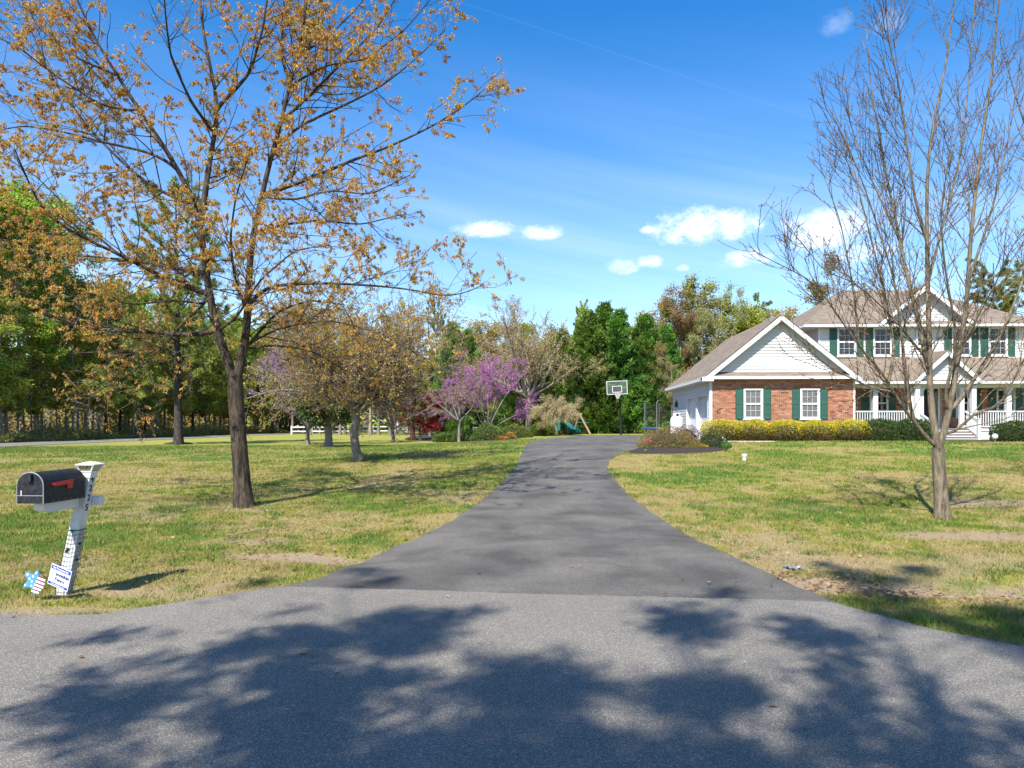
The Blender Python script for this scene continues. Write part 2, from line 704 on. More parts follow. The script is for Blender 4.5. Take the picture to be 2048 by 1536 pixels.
def xl(y):
    far = [(DL[-1][0] + .5, DL[-1][1] + 2.0), (DL[-1][0] + 2.2, DFAR - 4)]
    ys = list(DL[:, 1]) + [f[1] for f in far] + [DFAR + 3]
    xs = list(DL[:, 0]) + [f[0] for f in far] + [DL[-1][0] + 6]
    return np.interp(y, ys, xs)


def xr(y):
    ys = list(DR[:, 1]) + [YG - 4.2, YG - 1.2, YG + .3, DFAR + 3]
    xs = list(DR[:, 0]) + [XW - 3.0, XW - 1.2, XW + .1, XW + .1]
    return np.interp(y, ys, xs)


SE = edge_fn([(-260, 1214), (0, 1234), (100, 1238), (200, 1236), (330, 1216), (450, 1196), (560, 1179), (900, 1189), (1250, 1199), (1660, 1210),
              (1750, 1234), (1850, 1263), (1950, 1284), (2048, 1302), (2300, 1350)], 0)


def ystreet(x):
    xs = np.concatenate([[-60, -20], SE[:, 0], [SE[-1, 0] + 3, 30]])
    ys = np.concatenate([[5.2, 5.6], SE[:, 1], [SE[-1, 1] - 1.3, -4]])
    return np.interp(x, xs, ys)


RX = [(-37.5, 20), (-37.8, 50), (-38.0, 75), (-38.5, 92), (-37, 106), (-31, 120), (-20, 131)]   # centre of the side road


def road_x(y):
    return np.interp(y, [p[1] for p in RX], [p[0] for p in RX])


def on_paving(x, y):
    a = y < ystreet(x) - .05 * vnoise(x, y, 3.0, 70)
    b = (x > xl(y) + .09 * vnoise(x, y, 2.2, 71)) & (x < xr(y) - .09 * vnoise(x, y, 2.2, 72)) & (y > 6) & (y < DFAR)
    c = (np.abs(x - road_x(y)) < 3.3) & (y > 15) & (y < 131)
    return a | b | c


# bare and leafy patches of the lawn, each (ground point, rx, ry, strength)
BARE = [(G(605, 1118), .85, .28, 1.0), (G(520, 1082), .6, .3, .75), (G(690, 1030), 1.0, .35, .35), (G(740, 1033), .35, .18, .8), (G(150, 1222), 1.5, .14, .9),
        (G(250, 1185), .7, .25, .7), (G(1950, 1072), 1.1, .45, .9), (G(1700, 1175), 1.5, .42, 1.0), (G(1850, 1190), 1.4, .35, .9), (G(1560, 1118), 1.6, .5, .6),
        (G(1800, 1130), 1.6, .5, .55), (G(1990, 1005), 1.2, .6, .8), (G(500, 1022), .5, .22, .8), (G(1990, 1120), 1.2, .5, .5), (G(60, 1130), .7, .2, .35),
        (G(430, 905), 5, 1.2, .25), (G(380, 1010), 1.4, .5, .45), (G(1400, 1075), 1.4, .5, .35)]


def lawn_fields(x, y):
    bare = np.zeros_like(x)
    for (p, rx, ry, s) in BARE:
        d = ((x - p[0]) / rx) ** 2 + ((y - p[1]) / ry) ** 2
        bare = np.maximum(bare, s * np.clip(1.35 - d * .8 + (fbm(x, y, 2.2, 5) - .5) * 2.2, 0, 1))
    n = fbm(x, y, .55, 20, 4)
    nf = fbm(x, y, 2.6, 31, 3)
    far = smooth(13, 31, y)
    nc = fbm(x, y, 6.0, 36, 2)
    green = np.clip(.31 + .46 * far + (n - .5) * 2.6 + (nf - .5) * 2.2 + (nc - .5) * 1.0 * (1 - .6 * far), 0, 1)
    band = np.exp(-((y - 24 - 3 * (fbm(x, y, .12, 60, 2) - .5)) / 2.2) ** 2) * (x > 2)      # dry belt across the house lawn
    band2 = np.exp(-((y - 24) / 5) ** 2) * (x < -1)
    green = np.clip(green - .25 * band - .22 * band2, 0, 1)
    near = 1 - smooth(7, 13, y)
    bare = np.clip(np.maximum(bare, near * np.clip((fbm(x, y, 1.1, 40) - .58) * 4.5, 0, .75)), 0, 1)
    bare = np.maximum(bare, np.clip((fbm(x, y, .8, 47, 3) - .64) * 4, 0, .6) * (1 - smooth(14, 24, y)))
    edge = np.clip(1 - np.abs(y - ystreet(x)) / .25, 0, 1) * np.clip(fbm(x, y, 1.3, 44) * 2 - .6, 0, 1)
    bare = np.maximum(bare, edge * .9)
    return green, bare


SOIL, STRAW, YGRN, LUSH = np.array((.31, .225, .14)), np.array((.315, .245, .095)), np.array((.24, .235, .038)), np.array((.105, .172, .023))


def lawn_colour(x, y):
    g, b = lawn_fields(x, y)
    g = g[..., None]
    b = b[..., None]
    c = STRAW * (1 - smooth(0, .5, g)) + YGRN * smooth(0, .5, g) * (1 - smooth(.5, 1, g)) + LUSH * smooth(.5, 1, g)
    return c * (1 - b) + SOIL * b, g[..., 0], b[..., 0]


def build_ground():
    def axis(lo, hi, step, far):
        a = list(np.arange(lo, hi + step / 2, step))
        s = step
        while a[-1] < far:
            s *= 1.22
            a.append(a[-1] + s)
        s, b = step, []
        q = lo
        while q > -far:
            s *= 1.22
            q -= s
            b.append(q)
        return np.array(b[::-1] + a)
    xs, ys = axis(-17, 19, .21, 900), axis(4.0, 44, .21, 900)
    X, Y = np.meshgrid(xs, ys)
    Z = terrain(X, Y)
    V = np.stack([X, Y, Z], -1).reshape(-1, 3)
    nx, ny = len(xs), len(ys)
    i, j = np.meshgrid(np.arange(nx - 1), np.arange(ny - 1))
    a = (j * nx + i).ravel()
    Q = np.stack([a, a + 1, a + 1 + nx, a + nx], -1)
    c, g, b = lawn_colour(X.ravel(), Y.ravel())
    # woodland floor beyond the side road and behind the garden
    wood = np.maximum(smooth(-43.5, -45, X.ravel()) if False else (X.ravel() < -42.5) * 1.0, smooth(72, 84, Y.ravel()) * (X.ravel() > -14))
    c = c * (1 - wood[:, None]) + np.array((.17, .11, .06)) * wood[:, None]
    far = smooth(44, 60, Y.ravel())[:, None] * (1 - wood[:, None])
    c = c * (1 - far) + np.array((.27, .27, .055)) * far
    me = quad_mesh('ground', V, Q, c * .92, True)
    o = new_obj('ground', me, None, M['ground'])
    tag(o, 'patchy spring lawn of green and straw coloured grass around the driveway', 'ground', kind='structure')


build_ground()


def sheet(name, rows, off, mat, label, cat):
    """rows: list of arrays of ground points (same length); draped, with a small skirt at the rim"""
    A = np.array(rows, float)
    nr, nc = A.shape[:2]
    A3 = np.dstack([A, terrain(A[..., 0], A[..., 1]) + off])
    V = A3.reshape(-1, 3)
    i, j = np.meshgrid(np.arange(nc - 1), np.arange(nr - 1))
    a = (j * nc + i).ravel()
    Q = np.stack([a, a + 1, a + 1 + nc, a + nc], -1)
    rim = np.concatenate([np.arange(nc), np.arange(1, nr) * nc + nc - 1, (nr - 1) * nc + np.arange(nc - 2, -1, -1), np.arange(nr - 2, 0, -1) * nc])
    low = V[rim].copy()
    low[:, 2] -= off + .04
    b = len(V)
    k = len(rim)
    kk = np.arange(k)
    Q = np.vstack([Q, np.stack([rim, b + kk, b + (kk + 1) % k, np.roll(rim, -1)], -1)])
    o = new_obj(name, quad_mesh(name, np.vstack([V, low]), Q), None, mat)
    tag(o, label, cat, kind='structure')
    return o


def build_paving():
    ys = np.concatenate([np.linspace(6.0, 20, 110), np.linspace(20.2, DFAR, 120)])
    rows = []
    for y in ys:
        a, b = float(xl(y)), float(xr(y))
        wl, wr = .12 * (fbm(y, 0, 2.3, 8, 3) - .5), .12 * (fbm(y, 5, 2.3, 18, 3) - .5)
        rows.append([(a + wl + (b - a + wr - wl) * t, y) for t in np.linspace(0, 1, 16)])
    sheet('driveway', rows, .018, M['drive'], 'dark sealed asphalt driveway curving up to the garage', 'driveway')
    rows = []
    for x in np.concatenate([np.linspace(-45, -8, 40), np.linspace(-7.8, 7, 190), np.linspace(7.2, 30, 30)]):
        e = float(ystreet(x)) + .10 * (fbm(x, 0, 2.7, 12, 3) - .5)
        rows.append([(x, -8 + (e + 8) * t) for t in np.linspace(0, 1, 14)])
    sheet('street', rows, .034, M['street'], 'worn grey asphalt street dappled by tree shade', 'street')
    rows = []
    for y in np.linspace(16, 131, 90):
        c = float(road_x(y))
        rows.append([(c + s, y) for s in np.linspace(-3.1, 3.1, 7)])
    sheet('side_road', rows, .03, M['street'], 'narrow grey side road running along the edge of the woods', 'road')


build_paving()


def patch(name, poly_px, mat, label, cat, dome=.08, off=.02, world=False):
    pts = np.array([p if world else G(*p)[:2] for p in poly_px])
    n = 64
    # resample closed outline
    d = np.r_[0, np.cumsum(np.linalg.norm(np.diff(np.vstack([pts, pts[:1]]), axis=0), axis=1))]
    q = np.linspace(0, d[-1], n, endpoint=False)
    cl = np.vstack([pts, pts[:1]])
    o = np.stack([np.interp(q, d, cl[:, 0]), np.interp(q, d, cl[:, 1])], -1)
    for _ in range(3):
        o = (np.roll(o, 1, 0) + 2 * o + np.roll(o, -1, 0)) / 4
    c = o.mean(0)
    V = []
    rings = (1.0, .93, .8, .6, .35, .1)
    for r in rings:
        p = c + (o - c) * r
        h = off + dome * (1 - r ** 3)
        if r == 1.0:
            h = -.03
        z = terrain(p[:, 0], p[:, 1]) + h + (rs.rand(n) - .5) * .02 * (r < 1)
        V.append(np.column_stack([p, z]))
    V = np.vstack(V)
    k = np.arange(n)
    Q = []
    for i in range(len(rings) - 1):
        Q.append(np.stack([i * n + k, i * n + (k + 1) % n, (i + 1) * n + (k + 1) % n, (i + 1) * n + k], -1))
    Q = np.vstack(Q)
    ob = new_obj(name, quad_mesh(name, V, Q, smooth_=True), None, mat)
    tag(ob, label, cat, kind='structure')
    return o


BED1 = patch('planting_bed', [(1246, 908), (1300, 909), (1380, 908), (1440, 904), (1468, 896), (1466, 886), (1420, 882), (1340, 884), (1290, 893), (1262, 901)], M['mulch'],
             'dark mulch bed at the driveway corner in front of the garage', 'planting bed', .10)
BED2 = patch('planting_bed', [(800, 879), (860, 883), (950, 885), (1010, 882), (1060, 875), (1064, 870), (1000, 868), (900, 868), (820, 872)], M['mulch'],
             'long dark mulch bed under the purple blossoming trees', 'planting bed', .06)
BED3 = patch('planting_bed', [(9.2, YG - 1.75), (25, YG - 1.5), (25, YG + .2), (9.2, YG + .2)], M['mulch'],
             'narrow mulch strip beneath the hedges along the house front', 'planting bed', .02, world=True)
BED4 = patch('planting_bed', [(p[0] + math.cos(a) * 1.1, p[1] + math.sin(a) * .9) for p in [G(357, 888)] for a in np.linspace(0, 6.28, 12)[:-1]], M['mulch'],
             'small mound of mulch round the foot of the lone pine', 'planting bed', .12, world=True)


def in_poly(x, y, poly):
    r = np.zeros(x.shape, bool)
    n = len(poly)
    for i in range(n):
        x0, y0 = poly[i]
        x1, y1 = poly[(i + 1) % n]
        c = ((y0 > y) != (y1 > y)) & (x < (x1 - x0) * (y - y0) / (y1 - y0 + 1e-12) + x0)
        r ^= c
    return r


# a short concrete path between hedge and lawn
sheet('path', [[(x, YG - 2.3), (x, YG - 1.95)] for x in np.linspace(XW - 2.2, XW + 2.4, 14)], .03, M['concrete'], 'short tan concrete path at the end of the yellow hedge', 'path')

# ================================================================== THE HOUSE
house = empty('house', (17.0, 40.0, tz(17, 37)))
tag(house, 'white sided two-storey house with brick garage wing and green shutters', 'house')


def X_(px, Y):
    return PY(px, 800, Y)[0]


def Z_(px, py, Y):
    return PY(px, py, Y)[2]


def roof(name, polys, thick, mat, parent):
    """each poly: 3d points of a roof plane, counter-clockwise from above"""
    me = bpy.data.meshes.new(name)
    vs, fs, uvs = [], [], []
    for pl in polys:
        pl = [Vector(p) for p in pl]
        n = (pl[1] - pl[0]).cross(pl[2] - pl[1]).normalized()
        if n.z < 0:
            pl = pl[::-1]
            n = -n
        u = Vector((0, 0, 1)).cross(n)
        u = u.normalized() if u.length > 1e-3 else Vector((1, 0, 0))
        v = n.cross(u)
        b = len(vs)
        k = len(pl)
        low = [p - n * thick for p in pl]
        vs += [tuple(p) for p in pl] + [tuple(p) for p in low]
        fs.append(tuple(range(b, b + k)))
        uvs += [(p.dot(u), p.dot(v)) for p in pl]
        fs.append(tuple(range(b + 2 * k - 1, b + k - 1, -1)))
        uvs += [(p.dot(u), p.dot(v)) for p in low[::-1]]
        for i in range(k):
            j = (i + 1) % k
            fs.append((b + j, b + i, b + k + i, b + k + j))
            uvs += [(0, 0)] * 4
    me.from_pydata(vs, [], fs)
    me.update()
    l = me.uv_layers.new(name='UVMap')
    for i, q in enumerate(uvs):
        l.data[i].uv = q
    o = new_obj(name, me, parent, mat)
    o.matrix_parent_inverse = world_inv(parent)
    return o


def bricks(x0, x1, z0, z1, y, holes, parent, seed=0, facing=-1):
    rr = random.Random(seed)
    mb = MB()
    z, row = z0, 0
    while z + .057 < z1:
        x = x0 - (.1 if row % 2 else 0)
        while x < x1:
            a, b = max(x, x0), min(x + .19, x1)
            if b - a > .03 and not any(h[0] - .002 < b and a < h[1] + .002 and h[2] < z + .057 and z < h[3] for h in holes):
                t = rr.random()
                base = (.37, .155, .084) if t < .55 else (.29, .112, .062) if t < .8 else (.44, .215, .125) if t < .95 else (.14, .068, .052)
                k = rr.uniform(.85, 1.15)
                d = .010 + rr.uniform(-.002, .003)
                mb.box(a, b, y - d, y + .02, z, z + .057, tuple(q * k for q in base))
            x += .203
        z += .0695
        row += 1
    o = mb.build('brickwork', M['brick'], parent, cols=True)
    o['kind'] = 'stuff'
    return o


def siding(parent, z0, z1, extent, y=None, x=None, pitch=.15, gaps=()):
    """lap boards on a wall facing -Y (y given) or -X (x given); extent(z) -> (a, b)"""
    z = z0
    while z < z1 - .03:
        zt = min(z + pitch, z1)
        a0, b0 = extent(z)
        a1, b1 = extent(zt - .002)
        if b0 - a0 < .05:
            break
        if b1 - a1 < .01:
            mid = (a0 + b0) / 2
            a1, b1 = mid - .005, mid + .005
        spans = [(a0, b0, a1, b1)]
        for (g0, g1, gz) in gaps:
            if z < gz - .02:
                ns = []
                for (p0, q0, p1, q1) in spans:
                    if g0 > p0 and g1 < q0:
                        ns += [(p0, g0, p1, g0), (g1, q0, g1, q1)]
                    elif g0 <= p0 < g1 < q0:
                        ns.append((g1, q0, g1, q1))
                    else:
                        ns.append((p0, q0, p1, q1))
                spans = ns
        for (p0, q0, p1, q1) in spans:
            if q0 - p0 < .02:
                continue
            mb = MB()
            if y is not None:
                vs = [(p0, y - .034, z), (q0, y - .034, z), (q0, y + .01, z), (p0, y + .01, z), (p1, y - .002, zt), (q1, y - .002, zt), (q1, y + .01, zt), (p1, y + .01, zt)]
            else:
                vs = [(x - .03, q0, z), (x - .03, p0, z), (x + .01, p0, z), (x + .01, q0, z), (x - .004, q1, zt), (x - .004, p1, zt), (x + .01, p1, zt), (x + .01, q1, zt)]
            mb.add(vs, [(3, 2, 1, 0), (4, 5, 6, 7), (0, 1, 5, 4), (1, 2, 6, 5), (2, 3, 7, 6), (3, 0, 4, 7)])
            mb.build('siding_board', M['vinyl'], parent)
        z += pitch


def window(parent, x0, x1, z0, z1, y, blind=True, cols=3, sashes=2, rows=2, dark=False):
    """double-hung window, casing proud of a wall that faces -Y"""
    c = .065
    mb = MB()
    yo = y - .075
    mb.box(x0 - .01, x0 + c, yo, y, z0, z1)
    mb.box(x1 - c, x1 + .01, yo, y, z0, z1)
    mb.box(x0 + c, x1 - c, yo + .002, y, z1 - c, z1 - .001)
    mb.box(x0 + c, x1 - c, yo + .002, y, z0 + .001, z0 + c)
    w = mb.build('window', M['white'], parent)
    MB().box(x0 - .05, x1 + .05, yo - .03, y, z0 - .045, z0 - .002).build('sill', M['white'], w)
    zm = (z0 + z1) / 2
    g = M['glass_dark'] if dark else M['glass']
    for k, (a, b) in enumerate([(z0 + c, zm), (zm, z1 - c)][:sashes]):
        ys = yo + .03 if k == 0 else yo + .045
        s = MB()
        s.box(x0 + c, x0 + c + .035, ys - .012, ys + .012, a, b)
        s.box(x1 - c - .035, x1 - c, ys - .012, ys + .012, a, b)
        s.box(x0 + c + .035, x1 - c - .035, ys - .011, ys + .011, a, a + .04)
        s.box(x0 + c + .035, x1 - c - .035, ys - .011, ys + .011, b - .04, b)
        s.build('sash', M['white'], w)
        gx0, gx1, gz0, gz1 = x0 + c + .035, x1 - c - .035, a + .04, b - .04
        for i in range(cols):
            for j in range(rows):
                MB().box(gx0 + (gx1 - gx0) * i / cols + .008, gx0 + (gx1 - gx0) * (i + 1) / cols - .008, ys - .004, ys + .001,
                         gz0 + (gz1 - gz0) * j / rows + .008, gz0 + (gz1 - gz0) * (j + 1) / rows - .008).build('pane', g, w)
        gr = MB()
        for i in range(1, cols):
            xx = gx0 + (gx1 - gx0) * i / cols
            gr.box(xx - .006, xx + .006, ys - .007, ys + .004, gz0, gz1)
        for j in range(1, rows):
            zz = gz0 + (gz1 - gz0) * j / rows
            gr.box(gx0, gx1, ys - .006, ys + .003, zz - .006, zz + .006)
        gr.build('grille', M['white'], w)
    if blind:
        s = MB()
        z = z0 + c + .02
        while z < z1 - c - .02:
            s.add([(x0 + c, y - .014, z), (x1 - c, y - .014, z), (x1 - c, y - .006, z + .032), (x0 + c, y - .006, z + .032)], [(0, 1, 2, 3)])
            z += .04
        s.build('blind', M['blind'], w)
    MB().box(x0 + c - .002, x1 - c + .002, y - .0045, y - .003, z0 + c, z1 - c).build('backing', M['dark'], w)
    return w


def shutter(parent, x0, x1, z0, z1, y):
    mb = MB()
    t = .045
    mb.box(x0, x1, y - .028, y, z0, z1)
    mb.box(x0, x0 + t, y - .045, y - .028, z0, z1)
    mb.box(x1 - t, x1, y - .045, y - .028, z0, z1)
    zm = z0 + (z1 - z0) * .5
    for a, b in ((z0, z0 + .06), (zm - .035, zm + .035), (z1 - .06, z1)):
        mb.box(x0 + t, x1 - t, y - .044, y - .028, a, b)
    s = mb.build('shutter', M['green'], parent)
    lv = MB()
    for a, b in ((z0 + .06, zm - .035), (zm + .035, z1 - .06)):
        n = int((b - a) / .055)
        for i in range(n):
            z = a + (b - a) * i / n
            lv.add([(x0 + t, y - .041, z), (x1 - t, y - .041, z), (x1 - t, y - .029, z + .05), (x0 + t, y - .029, z + .05)], [(0, 1, 2, 3)])
    lv.build('louvre', M['green'], s)
    return s


def garage_wing():
    x0, x1 = XW, X_(1706, YG)
    zb, zt = tz(12, YG) - .2, Z_(1560, 758, YG)
    # front wall of brick
    wins = [(X_(1487, YG), X_(1525, YG)), (X_(1600, YG), X_(1638.5, YG))]
    wz0, wz1 = Z_(1560, 838, YG), Z_(1560, 777.5, YG)
    fw = MB().box(x0 + .1, x1, YG, YG + .2, zb, zt + .1).build('brick_wall', M['mortar'], house)
    sw = .39
    holes = [(a - .0, b + .0, wz0 - .05, wz1) for a, b in wins]
    bricks(x0 + .12, x1, zb + .1, zt, YG, holes, fw, 3)
    for a, b in wins:
        window(house, a, b, wz0, wz1, YG)
        shutter(house, a - sw, a - .012, wz0 - .01, wz1 + .01, YG - .012)
        shutter(house, b + .012, b + sw, wz0 - .01, wz1 + .01, YG - .012)
        mb = MB()                       # soldier course over each window
        n = int((b - a + .2) / .068)
        for i in range(n):
            k = random.Random(i * 7 + int(a * 10)).uniform(.8, 1.15)
            mb.box(a - .1 + i * .068, a - .1 + i * .068 + .058, YG - .016, YG, wz1 + .02, wz1 + .20, (.33 * k, .12 * k, .06 * k))
        mb.build('lintel', M['brick'], fw, cols=True)
    # corner boards with the notched brick edge
    MB().box(x0 - .03, x0 + .1, YG - .03, YG + .12, zb, zt).build('corner_board', M['white'], house)
    MB().box(x1 + .0, x1 + .1, YG - .03, YG + .1, zb, zt).build('corner_board', M['white'], house)
    # side wall with two garage doors
    yb = YG + 10.0
    doors = [(YG + .45, YG + 2.9), (YG + 3.2, YG + 5.65)]
    dz = Z_(1400, 795, YG + 3)
    mb = MB()
    ys = [YG + .2] + [v for d in doors for v in d] + [yb]
    for i in range(0, len(ys), 2):
        mb.box(x0, x0 + .2, ys[i], ys[i + 1], zb, dz)
    mb.box(x0, x0 + .2, YG + .2, yb, dz, zt + .1)
    wall = mb.build('side_wall', M['vinyl'], house)
    siding(wall, zb + .1, zt, lambda z: (YG + .13, yb), x=x0, gaps=[(d[0] - .1, d[1] + .1, dz + .1) for d in doors])
    for a, b in doors:
        d = MB().box(x0 + .16, x0 + .2, a, b, zb + .1, dz).build('garage_door', M['white'], house)
        for r_ in range(4):
            zz = zb + .1 + (dz - zb - .1) * r_ / 4
            for c_ in range(4):
                yy = a + (b - a) * c_ / 4
                MB().box(x0 + .148, x0 + .165, yy + .07, yy + (b - a) / 4 - .07, zz + .08, zz + (dz - zb - .1) / 4 - .07).build('panel', M['white'], d)
        t = MB()
        t.box(x0 - .035, x0 + .158, a - .1, a + .006, zb, dz + .1)
        t.box(x0 - .035, x0 + .158, b - .006, b + .1, zb, dz + .1)
        t.box(x0 - .034, x0 + .158, a + .006, b - .006, dz - .006, dz + .1)
        t.build('door_trim', M['white'], house)
    MB().box(x0 + .2, x1, yb - .2, yb, zb, zt + .1).build('rear_wall', M['vinyl'], house)
    lb = MB().box(x0 - .16, x0 - .02, YG + 8.4, YG + 8.55, zt - 1.15, zt - .85).tube([(x0 - .09, YG + 8.47, zt - .85), (x0 - .09, YG + 8.47, zt - .72)], .03, 6)
    lb.build('wall_lantern', M['black'], house)
    # gable: apex, eaves
    xa = X_(1563.5, YG - .35)
    za = Z_(1563, 627, YG - .35)
    xe0 = X_(1408, YG - .35)
    ze = Z_(1408, 754, YG - .35)
    xe1 = xa + (xa - xe0)
    ybk = YG + 10.3
    th = .14
    yf = YG - .35
    roof('roof', [[(xe0, yf, ze), (xa, yf, za), (xa, ybk, za), (xe0, ybk, ze)], [(xa, yf, za), (xe1, yf, ze), (xe1, ybk, ze), (xa, ybk, za)]], th, M['shingle'], house)
    # rake boards, fascia gutter, soffits
    for sgn, xe in ((1, xe0), (-1, xe1)):
        sl = (za - ze) / (xa - xe0)
        mb = MB()
        y0 = yf - .035
        n = Vector((-(za - ze) * sgn, 0, (xa - xe0))).normalized()
        a, b = Vector((xe, 0, ze)), Vector((xa, 0, za))
        t0, t1, w = .045, .0, .24
        p = [a - n * t0, b - n * t0 * 1.3, b - Vector((0, 0, w * 1.38)), a - n * w]
        q = [(v.x, v.z) for v in p]
        mb.prism(q if sgn < 0 else q[::-1], 'y', y0, yf - .002)
        mb.build('rake_board', M['white'], house)
        so = MB()
        p = [a - n * (th + .02), b - n * (th + .02), b - n * (th + .045), a - n * (th + .045)]
        so.prism([(v.x, v.z) for v in p], 'y', yf, YG + .04)
        so.build('soffit', M['white'], house)
    g = MB().box(xe0 - .10, xe0 + .02, yf - .03, ybk, ze - .18, ze - .03)
    g.build('gutter', M['white'], house)
    MB().box(xe0 + .02, x0 + .02, yf + .01, ybk, ze - .2, ze - .17).build('soffit', M['white'], house)
    cb = MB().prism([(xe0 - .1, ze - .02), (xe0 - .1, ze - .2), (x0 + .1, ze - .2), (x0 + .1, ze + .12)], 'y', yf - .032, yf + .28)
    cb.build('cornice_return', M['white'], house)
    cb = MB().prism([(xe1 + .1, ze - .02), (xe1 + .1, ze - .2), (x1 - .1, ze - .2), (x1 - .1, ze + .12)], 'y', yf - .032, yf + .28)
    cb.build('cornice_return', M['white'], house)
    # gable wall with lap siding
    zg = Z_(1563, 744, YG)
    sl = (za - ze) / (xa - xe0)
    zap = za - .19

    def ext(z):
        h = max(0, (zap - z) / sl)
        return xa - h, xa + h
    a, b = ext(zg - .15)
    gw = MB().prism([(a, zg - .15), (b, zg - .15), (xa, zap)], 'y', YG + .03, YG + .2).build('gable_wall', M['vinyl'], house)
    siding(gw, zg, zap, ext, y=YG + .03)
    # pent roof and fascia across the gable foot
    px0, px1 = x0 + .08, x1 + .02
    roof('pent_roof', [[(px0, yf - .04, zt + .13), (px1, yf - .04, zt + .13), (px1, YG + .03, zg + .01), (px0, YG + .03, zg + .01)]], .05, M['shingle'], house)
    MB().box(px0, px1, yf - .075, yf - .045, zt - .02, zt + .12).build('fascia', M['white'], house)
    MB().box(px0, px1, yf - .045, YG - .001, zt - .015, zt + .01).build('soffit', M['white'], house)
    return x1


X1 = garage_wing()


def main_block():
    yw, yp = 42.5, 40.4                                # wall of the main block, front of the porch
    xc = X_(1843, yw)
    xa, xb = X_(1637, yw), 2 * xc - X_(1637, yw)
    zf = Z_(1900, 857, yp)                             # porch floor
    zpe = Z_(1800, 762, yp - .4)                       # porch eave
    zu = Z_(1700, 716, yw)                             # where the porch roof meets the upper wall
    ze = Z_(1690, 650, yw)                             # upper eave
    zgd = tz(22, 40)
    # lower wall of brick behind the porch
    lw = MB().box(X1, xb, yw, yw + .2, zgd - .2, zpe + .6).build('brick_wall', M['mortar'], house)
    dx0, dx1 = xc - .5, xc + .5
    lwin = [(xc - 2.85, xc - 1.85), (xc + 1.85, xc + 2.85), (xc - 5.05, xc - 4.05), (xc + 4.05, xc + 5.05)]
    holes = [(a, b, zf + .6, zf + 2.2) for a, b in lwin] + [(dx0 - .5, dx1 + .5, zf, zf + 2.3)]
    bricks(X1 + .1, xb, zf, zpe + .1, yw, holes, lw, 9)
    for a, b in lwin:
        window(house, a, b, zf + .62, zf + 2.2, yw, blind=False, dark=True)
        shutter(house, a - .42, a - .012, zf + .6, zf + 2.22, yw - .012)
        shutter(house, b + .012, b + .42, zf + .6, zf + 2.22, yw - .012)
    # front door with side lights
    fr = MB()
    for x in (dx0 - .45, dx0 - .08, dx1, dx1 + .37):
        fr.box(x, x + .08, yw - .06, yw, zf, zf + 2.2)
    fr.box(dx0 - .45, dx1 + .45, yw - .062, yw, zf + 2.2, zf + 2.32)
    fr.build('door_frame', M['white'], house)
    dd = MB().box(dx0, dx1, yw - .03, yw, zf + .02, zf + 2.2).build('front_door', M['dark'], house)
    MB().tube([(dx0 + .08, yw - .03, zf + 1.0), (dx0 + .08, yw - .09, zf + 1.0)], .03, 8).build('door_handle', M['steel'], dd)
    for x in (dx0 - .37, dx1 + .08):
        MB().box(x, x + .29, yw - .03, yw - .02, zf + .1, zf + 2.18).build('side_light', M['glass_dark'], house)
    # upper storey
    uw = MB().box(xa, xb, yw, yw + 10.5, zu - .4, ze + .05).build('upper_wall', M['vinyl'], house)
    siding(uw, zu - .1, ze, lambda z: (xa + .1, xb - .1), y=yw)
    MB().box(xa - .02, xa + .1, yw - .04, yw, zu - .3, ze).build('corner_board', M['white'], house)
    MB().box(xb - .1, xb + .02, yw - .04, yw, zu - .3, ze).build('corner_board', M['white'], house)
    z0, z1 = Z_(1690, 713, yw), Z_(1690, 655.5, yw)
    w = X_(1711, yw) - X_(1674, yw)
    for pxc in (1692.5, 1764.5):
        for s in (-1, 1):
            c = X_(pxc, yw) if s < 0 else 2 * xc - X_(pxc, yw)
            window(house, c - w / 2, c + w / 2, z0, z1, yw - .012, blind=False, dark=True)
            shutter(house, c - w / 2 - .42, c - w / 2 - .012, z0, z1, yw - .024)
            shutter(house, c + w / 2 + .012, c + w / 2 + .42, z0, z1, yw - .024)
    c = X_(1836, yw)
    window(house, xc - .32, xc + .32, z0 + .5, z1 - .05, yw - .012, blind=False, cols=2, dark=True)
    # hipped main roof
    e = .5
    yf, yk = yw - e, yw + 10.5 + e
    xl_, xr_ = X_(1609, yf), 2 * xc - X_(1609, yf)
    zr = Z_(1700, 581, (yf + yk) / 2)
    ym = (yf + yk) / 2
    rl = X_(1682, ym)
    rr_ = 2 * xc - rl
    roof('roof', [[(xl_, yf, ze), (xr_, yf, ze), (rr_, ym, zr), (rl, ym, zr)], [(xr_, yf, ze), (xr_, yk, ze), (rr_, ym, zr)],
                  [(xr_, yk, ze), (xl_, yk, ze), (rl, ym, zr), (rr_, ym, zr)], [(xl_, yk, ze), (xl_, yf, ze), (rl, ym, zr)]], .12, M['shingle'], house)
    g = MB()
    g.box(xl_ - .06, xr_ + .06, yf - .09, yf + .02, ze - .17, ze - .035)
    g.box(xl_ - .06, xl_ + .05, yf + .02, yk, ze - .17, ze - .035)
    g.build('gutter', M['white'], house)
    MB().box(xl_ + .05, xr_, yf + .02, yw - .025, ze - .18, ze - .16).build('soffit', M['white'], house)
    MB().box(xl_ + .05, xa - .03, yw - .02, yk, ze - .18, ze - .16).build('soffit', M['white'], house)
    # centre gable breaking the eave
    gy = yf - .12
    gx0, gx1 = X_(1757, gy), 2 * xc - X_(1757, gy)
    gz = Z_(1842, 566, gy)
    slp = (zr - ze) / (ym - yf)
    yb = yf + (gz - ze) / slp + .3
    roof('gable_roof', [[(gx0, gy, ze), (xc, gy, gz), (xc, yb, gz), (gx0, yb - 3.3, ze)], [(xc, gy, gz), (gx1, gy, ze), (gx1, yb - 3.3, ze), (xc, yb, gz)]], .1, M['shingle'], house)
    sl = (gz - ze) / (xc - gx0)
